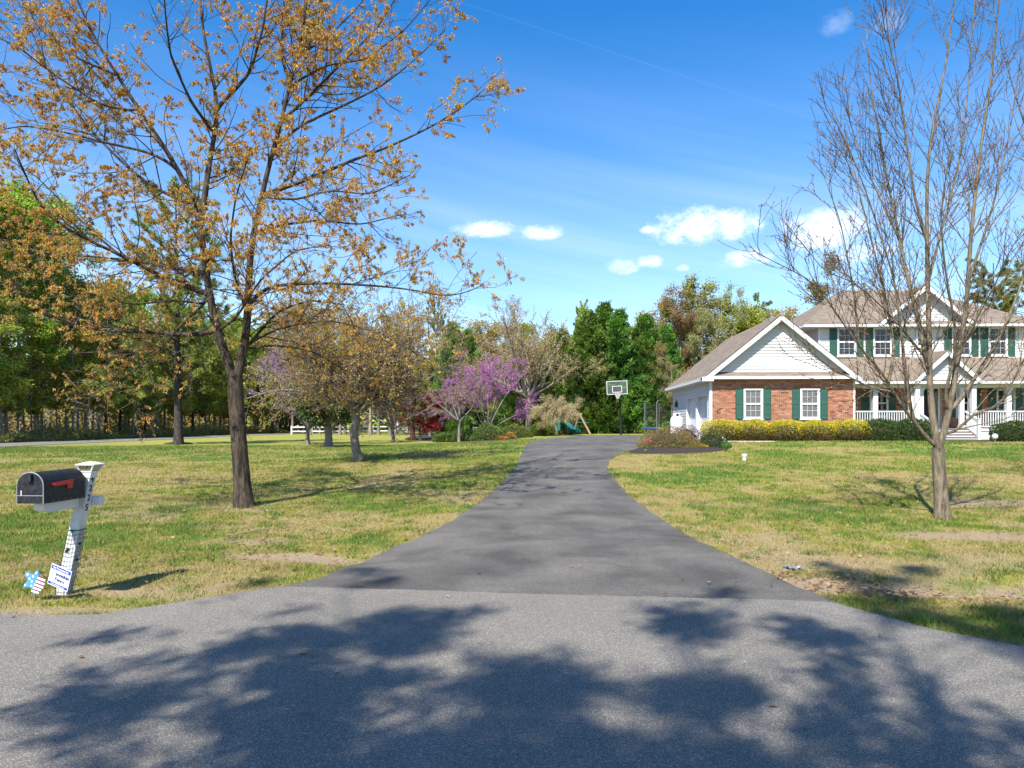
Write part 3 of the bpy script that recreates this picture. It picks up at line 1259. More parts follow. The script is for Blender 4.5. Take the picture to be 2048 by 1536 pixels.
    for sgn, xe in ((1, gx0), (-1, gx1)):
        n = Vector((-(gz - ze) * sgn, 0, (xc - gx0))).normalized()
        a, b = Vector((xe, 0, ze)), Vector((xc, 0, gz))
        p = [a - n * .04, b - n * .05, b - Vector((0, 0, .33)), a - n * .22]
        q = [(v.x, v.z) for v in p]
        MB().prism(q if sgn < 0 else q[::-1], 'y', gy - .035, gy - .002).build('rake_board', M['white'], house)
        p = [a - n * .105, b - n * .105, b - n * .13, a - n * .13]
        MB().prism([(v.x, v.z) for v in p], 'y', gy, yw).build('soffit', M['white'], house)
    zap = gz - .16

    def ext(z):
        h = max(0, (zap - z) / sl)
        return xc - h, xc + h
    a, b = ext(ze - .05)
    gw = MB().prism([(a, ze - .05), (b, ze - .05), (xc, zap)], 'y', yw - .1, yw + .1).build('gable_wall', M['vinyl'], house)
    siding(gw, ze - .04, zap, ext, y=yw - .1)
    # porch: floor, roof, columns, railings, steps
    MB().box(X1 + .1, xb, yp - .05, yw, zf - .12, zf).build('porch_floor', M['step'], house)
    MB().box(X1 + .1, xb, yp, yp + .05, zgd - .1, zf - .12).build('porch_skirt', M['white'], house)
    yfp = yp - .45
    xr0 = X1 - 1.6
    roof('porch_roof', [[(xr0, yfp, zpe), (xb + .6, yfp, zpe), (xb + .6, yw, zu), (xr0, yw, zu)]], .1, M['shingle'], house)
    MB().box(X1 + .1, xb + .6, yfp - .1, yfp + .02, zpe - .15, zpe - .02).build('gutter', M['white'], house)
    MB().box(X1 + .1, xb + .5, yfp + .02, yw - .03, zpe - .13, zpe - .10).build('porch_ceiling', M['white'], house)
    MB().box(X1 + .1, xb + .3, yp - .02, yp + .14, zpe - .34, zpe - .13).build('beam', M['white'], house)
    cols_ = [xc - 3.45, xc - 1.55, xc + 1.55, xc + 3.45, xc + 5.6]

    def column(x, y, ztop, w=.24):
        mb = MB()
        mb.box(x - w / 2, x + w / 2, y - w / 2, y + w / 2, zf, ztop)
        mb.box(x - w / 2 - .03, x + w / 2 + .03, y - w / 2 - .03, y + w / 2 + .03, zf + .001, zf + .18)
        mb.box(x - w / 2 - .03, x + w / 2 + .03, y - w / 2 - .03, y + w / 2 + .03, ztop - .14, ztop - .001)
        return mb.build('column', M['white'], house)
    for x in cols_:
        column(x, yp + .06, zpe - .34)
    column(xc + 1.05, yp + .06, zpe - .34, .2)
    column(xc - 1.05, yp + .06, zpe - .34, .2)

    def railing(a, b, za_, zb_):
        """a, b: (x, y) ends; za_, zb_: foot heights"""
        A, B = Vector((a[0], a[1], za_)), Vector((b[0], b[1], zb_))
        up = Vector((0, 0, 1))
        mb = MB()
        mb.bar(A + up * .9, B + up * .9, .08, .07)
        mb.bar(A + up * .1, B + up * .1, .05, .06)
        r = mb.build('railing', M['white'], house)
        n = max(2, int((B - A).length / .125))
        for i in range(1, n):
            p = A.lerp(B, i / n)
            MB().box(p.x - .019, p.x + .019, p.y - .019, p.y + .019, p.z + .13, p.z + .865).build('baluster', M['white'], r)
    yr = yp + .06
    railing((X1 + .12, yr), (cols_[0] - .12, yr), zf, zf)
    railing((cols_[0] + .12, yr), (cols_[1] - .12, yr), zf, zf)
    railing((cols_[2] + .12, yr), (cols_[3] - .12, yr), zf, zf)
    railing((cols_[3] + .12, yr), (cols_[4] - .12, yr), zf, zf)
    # front steps
    sx0, sx1 = xc - 1.25, xc + 1.25
    ns = 4
    zs = tz(xc, yp - 1.2)
    st = MB().box(sx0, sx1, yp - 1.15, yp - .06, zs - .2, zs + .02).build('steps', M['step'], house)
    for i in range(ns):
        zt = zs + (zf - zs) * (i + 1) / ns
        y0 = yp - 1.15 + 1.1 * i / ns
        MB().box(sx0, sx1, y0, yp - .06, zt - (zf - zs) / ns, zt - .04).build('riser', M['white'], st)
        MB().box(sx0 - .02, sx1 + .02, y0 - .04, y0 + .30, zt - .038, zt).build('tread', M['tread'], st)
    for x in (sx0 + .02, sx1 - .02):
        nw = MB().box(x - .06, x + .06, yp - 1.28, yp - 1.16, zs - .1, zs + 1.05)
        nw.box(x - .075, x + .075, yp - 1.295, yp - 1.145, zs + 1.05, zs + 1.08)
        nw.build('newel_post', M['white'], house)
        railing((x, yp - 1.15), (x, yp - .0), zs + .1, zf)
    # portico gable over the steps
    py_ = yp - .55
    ga, gz2 = X_(1868, py_), Z_(1909, 699, py_)
    pc = xc + .05
    hw = 1.75
    zb_ = zpe + .02
    yback = yp + 1.9
    roof('portico_roof', [[(pc - hw, py_, zb_), (pc, py_, gz2), (pc, yback, gz2), (pc - hw, py_ + .8, zb_)], [(pc, py_, gz2), (pc + hw, py_, zb_), (pc + hw, py_ + .8, zb_), (pc, yback, gz2)]], .1, M['shingle'], house)
    for sgn in (1, -1):
        n = Vector((-(gz2 - zb_) * sgn, 0, hw)).normalized()
        a, b = Vector((pc - hw * sgn, 0, zb_)), Vector((pc, 0, gz2))
        p = [a - n * .03, b - n * .04, b - Vector((0, 0, .32)), a - n * .22]
        q = [(v.x, v.z) for v in p]
        MB().prism(q if sgn < 0 else q[::-1], 'y', py_ - .035, py_ - .002).build('rake_board', M['white'], house)
    s2 = (gz2 - zb_) / hw

    def ext2(z):
        h = max(0, (gz2 - .15 - z) / s2)
        return pc - h, pc + h
    a, b = ext2(zb_ - .05)
    pw = MB().prism([(a, zb_ - .05), (b, zb_ - .05), (pc, gz2 - .15)], 'y', py_ + .32, py_ + .4).build('portico_wall', M['vinyl'], house)
    siding(pw, zb_ + .1, gz2 - .15, ext2, y=py_ + .32)
    MB().box(pc - hw + .1, pc + hw - .1, py_ + .24, py_ + .42, zb_ - .25, zb_ + .1).build('portico_beam', M['white'], house)
    for sgn in (1, -1):
        column(pc + sgn * 1.45, py_ + .33, zb_ - .25, .22)
    # vent above the gable window
    MB().box(xc - .2, xc + .2, yw - .15, yw - .12, ze + .5, ze + 1.0).build('gable_vent', M['vinyl'], house)


main_block()

# ================================================================== SMALL THINGS
def text_part(s, size, mat, parent, loc, rot, name='lettering', align='CENTER', ext=.0008):
    cu = bpy.data.curves.new(name, 'FONT')
    cu.body = s
    cu.size = size
    cu.align_x = align
    cu.align_y = 'CENTER'
    cu.extrude = ext
    cu.offset = size * .012
    tmp = bpy.data.objects.new(name, cu)
    col.objects.link(tmp)
    dg = bpy.context.evaluated_depsgraph_get()
    me = bpy.data.meshes.new_from_object(tmp.evaluated_get(dg))
    bpy.data.objects.remove(tmp)
    me.materials.clear()
    o = new_obj(name, me, parent, mat)
    o.location = loc
    o.rotation_euler = rot
    return o


M['ink'] = pm('navy_ink', (.02, .035, .22), (.02, .03, .18), 5, .5)
M['royal'] = pm('royal_blue', (.01, .045, .52), (.01, .04, .46), 5, .45)
M['paper'] = pm('sign_white', (.82, .82, .82), (.78, .79, .80), 5, .5)
M['peach'] = pm('peach_print', (.70, .45, .32), (.75, .55, .42), 40, .6)
M['sky_blue'] = pm('sky_blue_paint', (.07, .30, .58), (.06, .25, .5), 12, .5)
M['maroon'] = pm('maroon_stripe', (.20, .05, .06), (.16, .05, .06), 12, .6)
M['wire'] = pm('dark_wire', (.03, .035, .03), (.05, .05, .05), 12, .6)
M['tie'] = pm('green_tie', (.01, .16, .10), (.01, .12, .08), 12, .5)
M['grime'] = pm('grimy_white', (.66, .66, .64), (.34, .36, .31), 9, .65, stretch=(1, 1, .5))
M['silver'] = pm('worn_edge', (.30, .31, .33), (.18, .19, .2), 30, .5, metal=.3)


def mailbox():
    base = P(128, 1190, 7.6)
    base[2] = tz(base[0], base[1])
    top = P(177, 946, 7.74)
    root = empty('mailbox', base)
    tag(root, 'black metal mailbox on a leaning white post with a red flag', 'mailbox')
    b, t = Vector(base), Vector(top)
    ax = (t - b).normalized()
    w = .105
    MB().bar(b - ax * .1, t, w, w, up=(0, -1, 0)).build('post', M['grime'], root)
    # solar lantern cap
    mb = MB()

    def ring(h, s):
        c = t + ax * h
        return [(c.x + i * s, c.y + j * s, c.z) for i, j in ((-1, -1), (1, -1), (1, 1), (-1, 1))]

    def frus(h0, s0, h1, s1, m_):
        m_.add(ring(h0, s0) + ring(h1, s1), [(3, 2, 1, 0), (4, 5, 6, 7), (0, 1, 5, 4), (1, 2, 6, 5), (2, 3, 7, 6), (3, 0, 4, 7)])
    frus(-.045, .062, .012, .064, mb)
    frus(.013, .070, .024, .070, mb)
    frus(.084, .098, .094, .100, mb)
    frus(.0941, .097, .118, .035, mb)
    for i, j in ((-1, -1), (1, -1), (1, 1), (-1, 1)):
        c0, c1 = t + ax * .024, t + ax * .084
        mb.bar((c0.x + i * .064, c0.y + j * .064, c0.z), (c1.x + i * .086, c1.y + j * .086, c1.z), .013, .013)
    cp = mb.build('lantern_cap', M['white'], root)
    mb = MB()
    frus(.025, .058, .083, .078, mb)
    mb.build('lantern_glass', glassmat('lantern_glass', (.20, .20, .14), .5), cp)
    # support arm through the post
    zc = .925
    xb = b.x + (t.x - b.x) * (zc - b.z) / (t.z - b.z)
    yb = b.y + (t.y - b.y) * (zc - b.z) / (t.z - b.z)
    arm = MB()
    arm.prism([(yb - .60, zc - .02), (yb - .53, zc - .05), (yb + .17, zc - .05), (yb + .17, zc + .045), (yb - .60, zc + .045)], 'x', xb - .10, xb - .005)
    arm.build('arm', M['white'], root)
    MB().box(xb - .05, xb + .13, yb + .07, yb + .16, zc - .045, zc + .04).build('rail_stub', M['white'], root)
    # the box itself: arched shell along Y
    yf, yk = yb - .70, yb - .07
    wd, h = .255, .295
    z0 = zc + .048
    xm = xb - .06

    def arch(s=0.0, n=14):
        r = wd / 2 - s
        pts = [(xm - r, z0 + s), ]
        zc_ = z0 + h - wd / 2
        for i in range(n + 1):
            a = math.pi - math.pi * i / n
            pts.append((xm + r * math.cos(a), zc_ + r * math.sin(a)))
        pts.append((xm + r, z0 + s))
        return pts
    MB().prism(arch(), 'y', yf + .015, yk).build('shell', M['black'], root, smooth_=True)
    d = MB().prism(arch(.004), 'y', yf - .012, yf + .014).build('door', M['black'], root)
    rim = MB()
    pts = arch(.002)
    rim.tube([(p[0], yf - .008, p[1]) for p in pts], .006, 6)
    rim.tube([(pts[0][0], yf - .012, z0 + .075), (pts[-1][0], yf - .012, z0 + .075)], .0035, 6)
    rim.build('door_rim', M['silver'], d)
    MB().box(xm - .012, xm + .025, yf - .04, yf - .012, z0 + h - .085, z0 + h - .02).build('latch', M['black'], d)
    MB().box(xm - .085, xm - .077, yf - .018, yf - .012, z0 + .076, z0 + .125).build('door_clip', M['white'], d)
    rv = MB()
    for i in range(6):
        yy = yf + .12 + i * .095
        rv.tube([(xm + wd / 2 - .002, yy, z0 + .016), (xm + wd / 2 + .004, yy, z0 + .016)], .006, 6)
    rv.build('rivet', M['silver'], root)
    # red flag laid back along the side
    xf = xm + wd / 2 + .003
    y0, z1 = yf + .11, z0 + .165
    fl = MB()
    fl.prism([(y0, z1), (y0 + .03, z1 - .012), (y0 + .22, z1 - .006), (y0 + .222, z1 - .05), (y0 + .30, z1 - .05), (y0 + .315, z1 + .035), (y0, z1 + .02)], 'x', xf, xf + .008)
    fl.tube([(xf, y0 + .025, z1 + .002), (xf + .014, y0 + .025, z1 + .002)], .014, 8)
    fl.build('flag', M['red'], root)
    # house number down the shaded face of the post
    tilt = math.atan2(t.x - b.x, t.z - b.z)
    for dg, py in (('4', 959), ('2', 977), ('2', 996), ('5', 1015)):
        hgt = PY(180, py, yb + .0)[2]
        k = (hgt - b.z) / (t.z - b.z)
        c = b.lerp(t, k)
        o = text_part(dg, .095, M['black'], root, (0, 0, 0), (0, 0, 0), 'number', ext=.003)
        o.matrix_parent_inverse = world_inv(root)
        o.matrix_basis = Matrix.Translation((c.x + w / 2 + .002, c.y, c.z)) @ Matrix.Rotation(tilt, 4, 'Y') @ Matrix.Rotation(R(90), 4, 'Z') @ Matrix.Rotation(R(90), 4, 'X')
    # netting round the lower post and its green tie
    nt_ = MB()
    k1 = .5
    for i in range(15):
        c = b.lerp(t, .03 + k1 * i / 14)
        s = w / 2 + .008 + .004 * math.sin(i * 2.1)
        pts = [(c.x - s, c.y - s, c.z), (c.x, c.y - s - .004, c.z - .012), (c.x + s, c.y - s, c.z), (c.x + s + .004, c.y, c.z - .01), (c.x + s, c.y + s, c.z), (c.x - s, c.y + s, c.z), (c.x - s, c.y - s, c.z)]
        nt_.tube(pts, .0021, 4, caps=False)
    for i, j in ((-1, -1), (-.5, -1), (0, -1), (.5, -1), (1, -1), (1, -.5), (1, 0), (1, .5), (1, 1), (-1, 1), (-1, 0)):
        s = w / 2 + .008
        a, c = b.lerp(t, .01), b.lerp(t, .03 + k1)
        nt_.tube([(a.x + i * s, a.y + j * s, a.z), (c.x + i * s, c.y + j * s, c.z)], .0018, 4, caps=False)
    nt_.build('netting', M['wire'], root)
    c = b.lerp(t, .03 + k1)
    s = w / 2 + .006
    ti = MB().tube([(c.x - s, c.y - s, c.z), (c.x + s, c.y - s, c.z - .004), (c.x + s, c.y + s, c.z), (c.x - s, c.y + s, c.z), (c.x - s, c.y - s, c.z)], .006, 6)
    ti.tube([(c.x - .03, c.y - s, c.z), (c.x - .01, c.y - s - .01, c.z - .03)], .004, 5)
    ti.build('tie', M['tie'], root)
    kn = MB()
    for kk, (sx, fz) in enumerate(((-.03, .36), (.052, .41), (.053, .28), (-.02, .375))):
        c = b.lerp(t, fz)
        if sx > .04:
            kn.box(c.x + w / 2 + .004, c.x + w / 2 + .014, c.y - .012, c.y + .014, c.z - .01, c.z + .012)
        else:
            kn.box(c.x + sx - .01, c.x + sx + .012, c.y - w / 2 - .014, c.y - w / 2 - .004, c.z - .012, c.z + .01)
    kn.build('clip', M['black'], root)
    return b


mb_base = mailbox()


def yard_sign():
    c = P(119, 1155, 7.30)
    g = Vector((c[0] + .03, c[1] + .03, tz(c[0], c[1])))
    root = empty('yard_sign', g)
    tag(root, 'small white and blue pet fence sign tilted against the mailbox post', 'sign')
    ang = R(-16.5)
    u = Matrix.Translation(Vector(c)) @ Matrix.Rotation(R(-14), 4, 'Z') @ Matrix.Rotation(R(90), 4, 'X') @ Matrix.Rotation(ang, 4, 'Z')
    inv = world_inv(root)

    def plate(name, x0, x1, y0, y1, z0, z1, mat, parent):
        mb = MB().box(x0, x1, y0, y1, z0, z1)
        me = bpy.data.meshes.new(name)
        me.from_pydata(mb.v, [], mb.f)
        me.transform(u)
        o = new_obj(name, me, parent, mat)
        o.matrix_parent_inverse = world_inv(parent)
        return o
    W, H = .252, .208
    panel = plate('panel', -W / 2, W / 2, -H / 2, H / 2, -.004, 0, M['paper'], root)
    plate('band', -W / 2 + .006, W / 2 - .006, H / 2 - .046, H / 2 - .008, .0005, .0015, M['royal'], panel)
    plate('band', -W / 2 + .006, W / 2 - .006, -H / 2 + .008, -H / 2 + .034, .0005, .0015, M['royal'], panel)

    def tx(s, size, x, y, mat, bold=True):
        o = text_part(s, size, mat, panel, (0, 0, 0), (0, 0, 0))
        o.matrix_parent_inverse = world_inv(panel)
        o.matrix_basis = u @ Matrix.Translation((x, y, .0032))
    tx('Pet Protected by:', .028, 0, H / 2 - .027, M['paper'])
    tx('Invisible', .052, .034, .022, M['ink'])
    tx('Fence', .052, .012, -.028, M['ink'])
    tx('Brand', .020, .088, -.036, M['peach'])
    tx('www.invisiblefence.com', .018, 0, -H / 2 + .021, M['paper'])
    # the pale dog's head printed beside the words
    me = bpy.data.meshes.new('emblem')
    prof = [(-.118, .01), (-.108, .036), (-.088, .046), (-.072, .038), (-.066, .022), (-.06, .012), (-.074, .002), (-.078, -.018), (-.092, -.03), (-.112, -.03), (-.118, -.012)]
    me.from_pydata([(x, y, .0012) for x, y in prof], [], [tuple(range(len(prof)))])
    me.transform(u)
    o = new_obj('emblem', me, panel, M['peach'])
    o.matrix_parent_inverse = world_inv(panel)
    a = u @ Vector((0, -H / 2 + .02, -.008))
    st = MB().tube([a + Vector((-.04, .01, 0)), (a.x - .02, a.y + .01, g.z - .05)], .004, 6).tube([a + Vector((.05, .01, 0)), (a.x + .05, a.y + .01, g.z - .05)], .004, 6)
    st.build('stake', M['wire'], root)


yard_sign()


def star_ornament():
    c = P(66, 1163, 7.28)
    g = Vector((c[0], c[1] + .02, tz(c[0], c[1])))
    root = empty('star_ornament', g)
    tag(root, 'blue star with white dots and striped arms beside the pet fence sign', 'garden ornament')
    u = Matrix.Translation(Vector(c)) @ Matrix.Rotation(R(-10), 4, 'Z') @ Matrix.Rotation(R(90), 4, 'X') @ Matrix.Rotation(R(-28), 4, 'Z')

    def flat(name, poly, z0, z1, mat, parent):
        mb = MB().prism(poly, 'z', z0, z1)
        me = bpy.data.meshes.new(name)
        me.from_pydata(mb.v, [], mb.f)
        me.transform(u)
        o = new_obj(name, me, parent, mat)
        o.matrix_parent_inverse = world_inv(parent)
        return o
    Rr = .135
    outl = []
    for i in range(10):
        r = Rr if i % 2 == 0 else Rr * .48
        a = R(90) + i * R(36)
        outl.append((r * math.cos(a), r * math.sin(a)))
    body = flat('star', outl, -.008, 0, M['sky_blue'], root)
    # stripes across the two arms on one side
    for i in range(5):
        y0 = -.085 + i * .036
        poly = []
        for yy in (y0, y0 + .018):
            poly.append((.035, yy))
        poly = [(.03, y0 - .01), (.135 - abs(y0) * .3, y0 + .012), (.135 - abs(y0) * .3, y0 + .030), (.03, y0 + .010)]
        flat('stripe', poly, .001, .004, M['paper'], root)
        poly = [(.03, y0 + .010), (.132 - abs(y0) * .3, y0 + .030), (.13 - abs(y0) * .3, y0 + .044), (.03, y0 + .024)]
        flat('stripe', poly, .001, .0035, M['maroon'], root)
    for (x, y) in ((-.005, .095), (-.02, .045), (-.085, .03), (-.01, -.005), (-.06, -.075), (.005, -.045), (-.045, .005)):
        flat('dot', [(x + .011 * math.cos(k * R(45)), y + .011 * math.sin(k * R(45))) for k in range(8)], .001, .003, M['paper'], root)
    MB().tube([Vector(c) + Vector((0, .012, 0)), (c[0] + .02, c[1] + .02, g.z - .05)], .004, 6).build('stake', M['wire'], root)


star_ornament()


def hoop():
    Y = 55.6
    bx = PY(1242, 866, Y)[0]
    z0 = tz(bx, Y)
    root = empty('basketball_hoop', (bx, Y, z0))
    tag(root, 'clear basketball backboard with white border on a black pole', 'basketball hoop')
    xc = PY(1234, 780, Y - 1)[0]
    yb = Y - 1.2
    MB().tube([(bx, Y, z0 - .1), (bx - .1, Y, z0 + 2.6), (xc, Y - .1, z0 + 3.3)], .075, 10).build('pole', M['black'], root)
    MB().bar((xc, Y - .1, z0 + 3.2), (xc, yb + .06, z0 + 3.35), .1, .1).bar((xc, Y - .05, z0 + 2.7), (xc, yb + .06, z0 + 3.1), .08, .08).build('bracket', M['black'], root)
    w, h, zb = .76, .98, z0 + 2.95
    tl = .06                                   # board seen tilted a little
    q = Matrix.Translation((xc, yb, zb)) @ Matrix.Rotation(R(6), 4, 'Z') @ Matrix.Rotation(R(-2.5), 4, 'Y')

    def part(name, boxes, mat, parent=root):
        mb = MB()
        for b in boxes:
            mb.box(*b)
        me = bpy.data.meshes.new(name)
        me.from_pydata(mb.v, [], mb.f)
        me.transform(q)
        o = new_obj(name, me, parent, mat)
        o.matrix_parent_inverse = world_inv(parent)
        return o
    bd = part('backboard', [(-w, w, .0, .02, 0, h)], glassmat('backboard_glass', (.3, .35, .35), .12))
    t = .045
    part('border', [(-w, -w + t, -.012, -.002, 0, h), (w - t, w, -.012, -.002, 0, h), (-w + t, w - t, -.012, -.002, h - t, h), (-w + t, w - t, -.012, -.002, 0, t)], M['white'], bd)
    a, c0, c1 = .36, .14, .62
    part('target_square', [(-a, -a + t, -.014, -.003, c0, c1), (a - t, a, -.014, -.003, c0, c1), (-a + t, a - t, -.014, -.003, c1 - t, c1), (-a + t, a - t, -.014, -.003, c0, c0 + t)], M['white'], bd)
    cx, cy, zr = xc, yb - .40, z0 + 3.05
    rim = MB().tube([(cx + .23 * math.cos(k * R(18)), cy + .23 * math.sin(k * R(18)), zr) for k in range(21)], .014, 6)
    rim.box(cx - .12, cx + .12, yb - .17, yb, zr - .1, zr + .02)
    rim.build('rim', M['red'], root)
    net = MB()
    for k in range(12):
        a0 = k * R(30)
        for s in (1, -1):
            pts = []
            for i in range(5):
                r = .23 - .025 * i - .004 * i * i
                a1 = a0 + s * i * R(15)
                pts.append((cx + r * math.cos(a1), cy + r * math.sin(a1), zr - .11 * i))
            net.tube(pts, .008, 4, caps=False)
    net.build('net', M['white'], root)


hoop()


def play_set():
    Y = 59.0
    o0 = PY(1135, 866, Y)
    z0 = tz(o0[0], Y)
    root = empty('swing_set', (o0[0], Y, z0))
    tag(root, 'timber swing set with teal slide and green canopy behind the driveway', 'swing set')

    def q(px, py, y=Y):
        return PY(px, py, y)
    tower = MB()
    xa, xb_ = q(1103, 800)[0], q(1113, 800)[0]
    zt = q(1110, 838)[2]
    for x in (xa, xb_ + .9):
        for y in (Y, Y + 1.3):
            tower.box(x - .06, x + .06, y - .06, y + .06, z0 - .1, zt + 1.2)
    tower.build('tower_post', M['timber'], root)
    MB().box(xa - .05, xb_ + .95, Y - .05, Y + 1.35, zt - .1, zt).build('deck', M['timber'], root)
    # canopy: two sloping sheets
    ridge = (xa + xb_ + .9) / 2
    for s in (-1, 1):
        me = MB()
        me.add([(ridge, Y - .2, zt + 1.75), (ridge, Y + 1.5, zt + 1.75), (ridge + s * .85, Y + 1.5, zt + .9), (ridge + s * .85, Y - .2, zt + .9),
                (ridge, Y - .2, zt + 1.73), (ridge, Y + 1.5, zt + 1.73), (ridge + s * .85, Y + 1.5, zt + .88), (ridge + s * .85, Y - .2, zt + .88)],
               [(0, 1, 2, 3), (7, 6, 5, 4), (0, 3, 7, 4), (1, 0, 4, 5), (2, 1, 5, 6), (3, 2, 6, 7)])
        me.build('canopy', M['canvas'], root)
    # wavy slide with raised sides
    a, b = Vector(q(1122, 838, Y - .3)), Vector(q(1157, 866, Y - 1.6))
    b.z = tz(b.x, b.y) + .12
    sl = MB()
    n = 12
    pts = []
    for i in range(n + 1):
        t = i / n
        p = a.lerp(b, t)
        p.z += .10 * math.sin(t * math.pi * 2.2) - .25 * math.sin(t * math.pi) * .6
        pts.append(p)
    d = (b - a)
    d.z = 0
    sd = Vector((-d.y, d.x, 0)).normalized()
    prof = [(-.34, .22), (-.30, .24), (-.24, 0), (.24, 0), (.30, .24), (.34, .22), (.26, -.05), (-.26, -.05)]
    vs, fs = [], []
    for p in pts:
        for (s, u) in prof:
            vs.append(p + sd * s + Vector((0, 0, u)))
    k = len(prof)
    for i in range(n):
        for j in range(k):
            fs.append((i * k + j, i * k + (j + 1) % k, (i + 1) * k + (j + 1) % k, (i + 1) * k + j))
    sl.add(vs, fs)
    sl.build('slide', M['teal'], root, smooth_=True)
    MB().box(a.x - .75, a.x - .05, Y - .1, Y + .05, zt - .9, zt + .55).build('panel', M['teal'], root)
    # A-frame and beam with two swings
    tp = Vector(q(1159, 828, Y + .4))
    for (px, py) in ((1181, 868), (1146, 862)):
        f = Vector(q(px, py, Y + (.9 if px < 1160 else -.5)))
        f.z = tz(f.x, f.y)
        MB().bar(f, tp, .1, .1).build('leg', M['timber'], root)
    e = Vector((xb_ + .9, Y + .4, tp.z))
    MB().bar(tp + Vector((.2, 0, 0)), e, .1, .14).build('beam', M['timber'], root)
    for t in (.35, .7):
        c = tp.lerp(e, t)
        sw = MB().box(c.x - .22, c.x + .22, c.y - .08, c.y + .08, z0 + .5, z0 + .53)
        for s in (-.2, .2):
            sw.tube([(c.x + s, c.y, z0 + .52), (c.x + s, c.y, c.z)], .012, 5)
        sw.build('swing', M['teal'], root)
    f = q(1168, 845, Y + .3)
    MB().bar((f[0] - .5, Y + .3, f[2]), (f[0] + .4, Y + .3, f[2]), .06, .06).build('trapeze', M['teal'], root)


play_set()


def trampoline():
    Y = 56.5
    c = PY(1334, 866, Y)
    z0 = tz(c[0], Y)
    root = empty('trampoline', (c[0], Y, z0))
    tag(root, 'round trampoline with blue pad and net poles beside the garage', 'trampoline')
    r = 1.75
    MB().tube([(c[0] + r * math.cos(k * R(15)), Y + r * math.sin(k * R(15)), z0 + .5) for k in range(25)], .075, 8, caps=False).build('pad', M['blue'], root)
    MB().lathe([(.01, z0 + .5), (r - .08, z0 + .55), (r - .08, z0 + .54), (.01, z0 + .49)], c[0], Y, 28).build('mat', M['dark'], root)
    for k in range(8):
        a = k * R(45) + R(10)
        x, y = c[0] + r * math.cos(a), Y + r * math.sin(a)
        MB().tube([(x, y, z0 - .05), (x, y, z0 + 2.4)], .02, 8).build('pole', M['steel'], root)
    nm = glassmat('safety_net', (.01, .01, .012), .25)
    MB().lathe([(r - .05, z0 + .6), (r - .05, z0 + 2.35)], c[0], Y, 28)
    m2 = MB()
    vs, fs = [], []
    k = 32
    for z in (z0 + .6, z0 + 2.3):
        for j in range(k):
            vs.append((c[0] + (r - .06) * math.cos(j * 2 * math.pi / k), Y + (r - .06) * math.sin(j * 2 * math.pi / k), z))
    for j in range(k):
        fs.append((j, (j + 1) % k, k + (j + 1) % k, k + j))
    m2.add(vs, fs)
    m2.build('net', nm, root)


trampoline()


def propane_tank():
    Y = 42.3
    x = PY(1353.5, 850, Y)[0]
    z0 = tz(x, Y)
    root = empty('propane_tank', (x, Y, z0))
    tag(root, 'upright white propane tank standing against the garage side wall', 'propane tank')
    zt = PY(1353, 826, Y)[2]
    r = .355
    h = zt - z0
    prof = [(r - .05, z0 + .02), (r - .05, z0 + .1), (r - .02, z0 + .14), (r, z0 + .22), (r, zt - .38), (r * .95, zt - .31), (r * .82, zt - .24), (r * .66, zt - .20), (.05, zt - .19)]
    MB().lathe(prof, x, Y, 28).build('cylinder', M['white'], root, smooth_=True)
    vs, fs = [], []
    for z in (zt - .21, zt - .03, zt):
        for j in range(20):
            a = j * R(18)
            rr = .215 if z < zt else .19
            vs.append((x + rr * math.cos(a), Y + rr * math.sin(a), z))
    for i in range(2):
        for j in range(20):
            if i == 0 and j in (14, 15):
                continue
            fs.append((i * 20 + j, i * 20 + (j + 1) % 20, (i + 1) * 20 + (j + 1) % 20, (i + 1) * 20 + j))
    fs.append(tuple(40 + j for j in range(20)))
    MB().add(vs, fs).build('collar', M['white'], root)
    MB().tube([(x, Y, zt - .2), (x, Y, zt - .09)], .05, 8).build('valve', M['steel'], root)


propane_tank()


def fence():
    Y = 97.0
    x0, x1 = PY(583, 860, Y)[0], PY(870, 860, Y)[0]
    z = tz((x0 + x1) / 2, Y)
    root = empty('rail_fence', (x0, Y, z))
    tag(root, 'white two-rail paddock fence far across the lawn', 'fence')
    n = int((x1 - x0) / 2.6)
    zs = [tz(x0 + (x1 - x0) * i / n, Y) for i in range(n + 1)]
    for i in range(n + 1):
        x = x0 + (x1 - x0) * i / n
        MB().box(x - .08, x + .08, Y - .08, Y + .08, zs[i] - .1, zs[i] + 1.2).build('post', M['white'], root)
        if i:
            xp = x0 + (x1 - x0) * (i - 1) / n
            for h in (.45, 1.0):
                MB().bar((xp + .08, Y, zs[i - 1] + h), (x - .08, Y, zs[i] + h), .05, .16).build('rail', M['white'], root)


fence()


def shed():
    Y = 108.0
    x0, x1 = PY(792, 860, Y)[0], PY(872, 860, Y)[0]
    z = tz(x0, Y)
    root = empty('shed', ((x0 + x1) / 2, Y, z))
    tag(root, 'small white outbuilding glimpsed behind the dark red maple', 'shed')
    w = MB().box(x0, x1, Y, Y + 4, z - .2, z + 2.3)
    xm = (x0 + x1) / 2
    w.prism([(x0, z + 2.3), (x1, z + 2.3), (xm, z + 3.6)], 'y', Y, Y + 4)
    wl = w.build('wall', M['vinyl'], root)
    roof('roof', [[(x0 - .3, Y - .3, z + 2.2), (xm, Y - .3, z + 3.7), (xm, Y + 4.3, z + 3.7), (x0 - .3, Y + 4.3, z + 2.2)], [(xm, Y - .3, z + 3.7), (x1 + .3, Y - .3, z + 2.2), (x1 + .3, Y + 4.3, z + 2.2), (xm, Y + 4.3, z + 3.7)]], .1, M['shingle'], root)
    MB().box(xm - .5, xm + .5, Y - .04, Y, z, z + 2.0).build('door', M['dark'], root)
    MB().box(x0 + .6, x0 + 1.5, Y - .04, Y, z + .9, z + 1.8).build('window', M['glass_dark'], root)


shed()


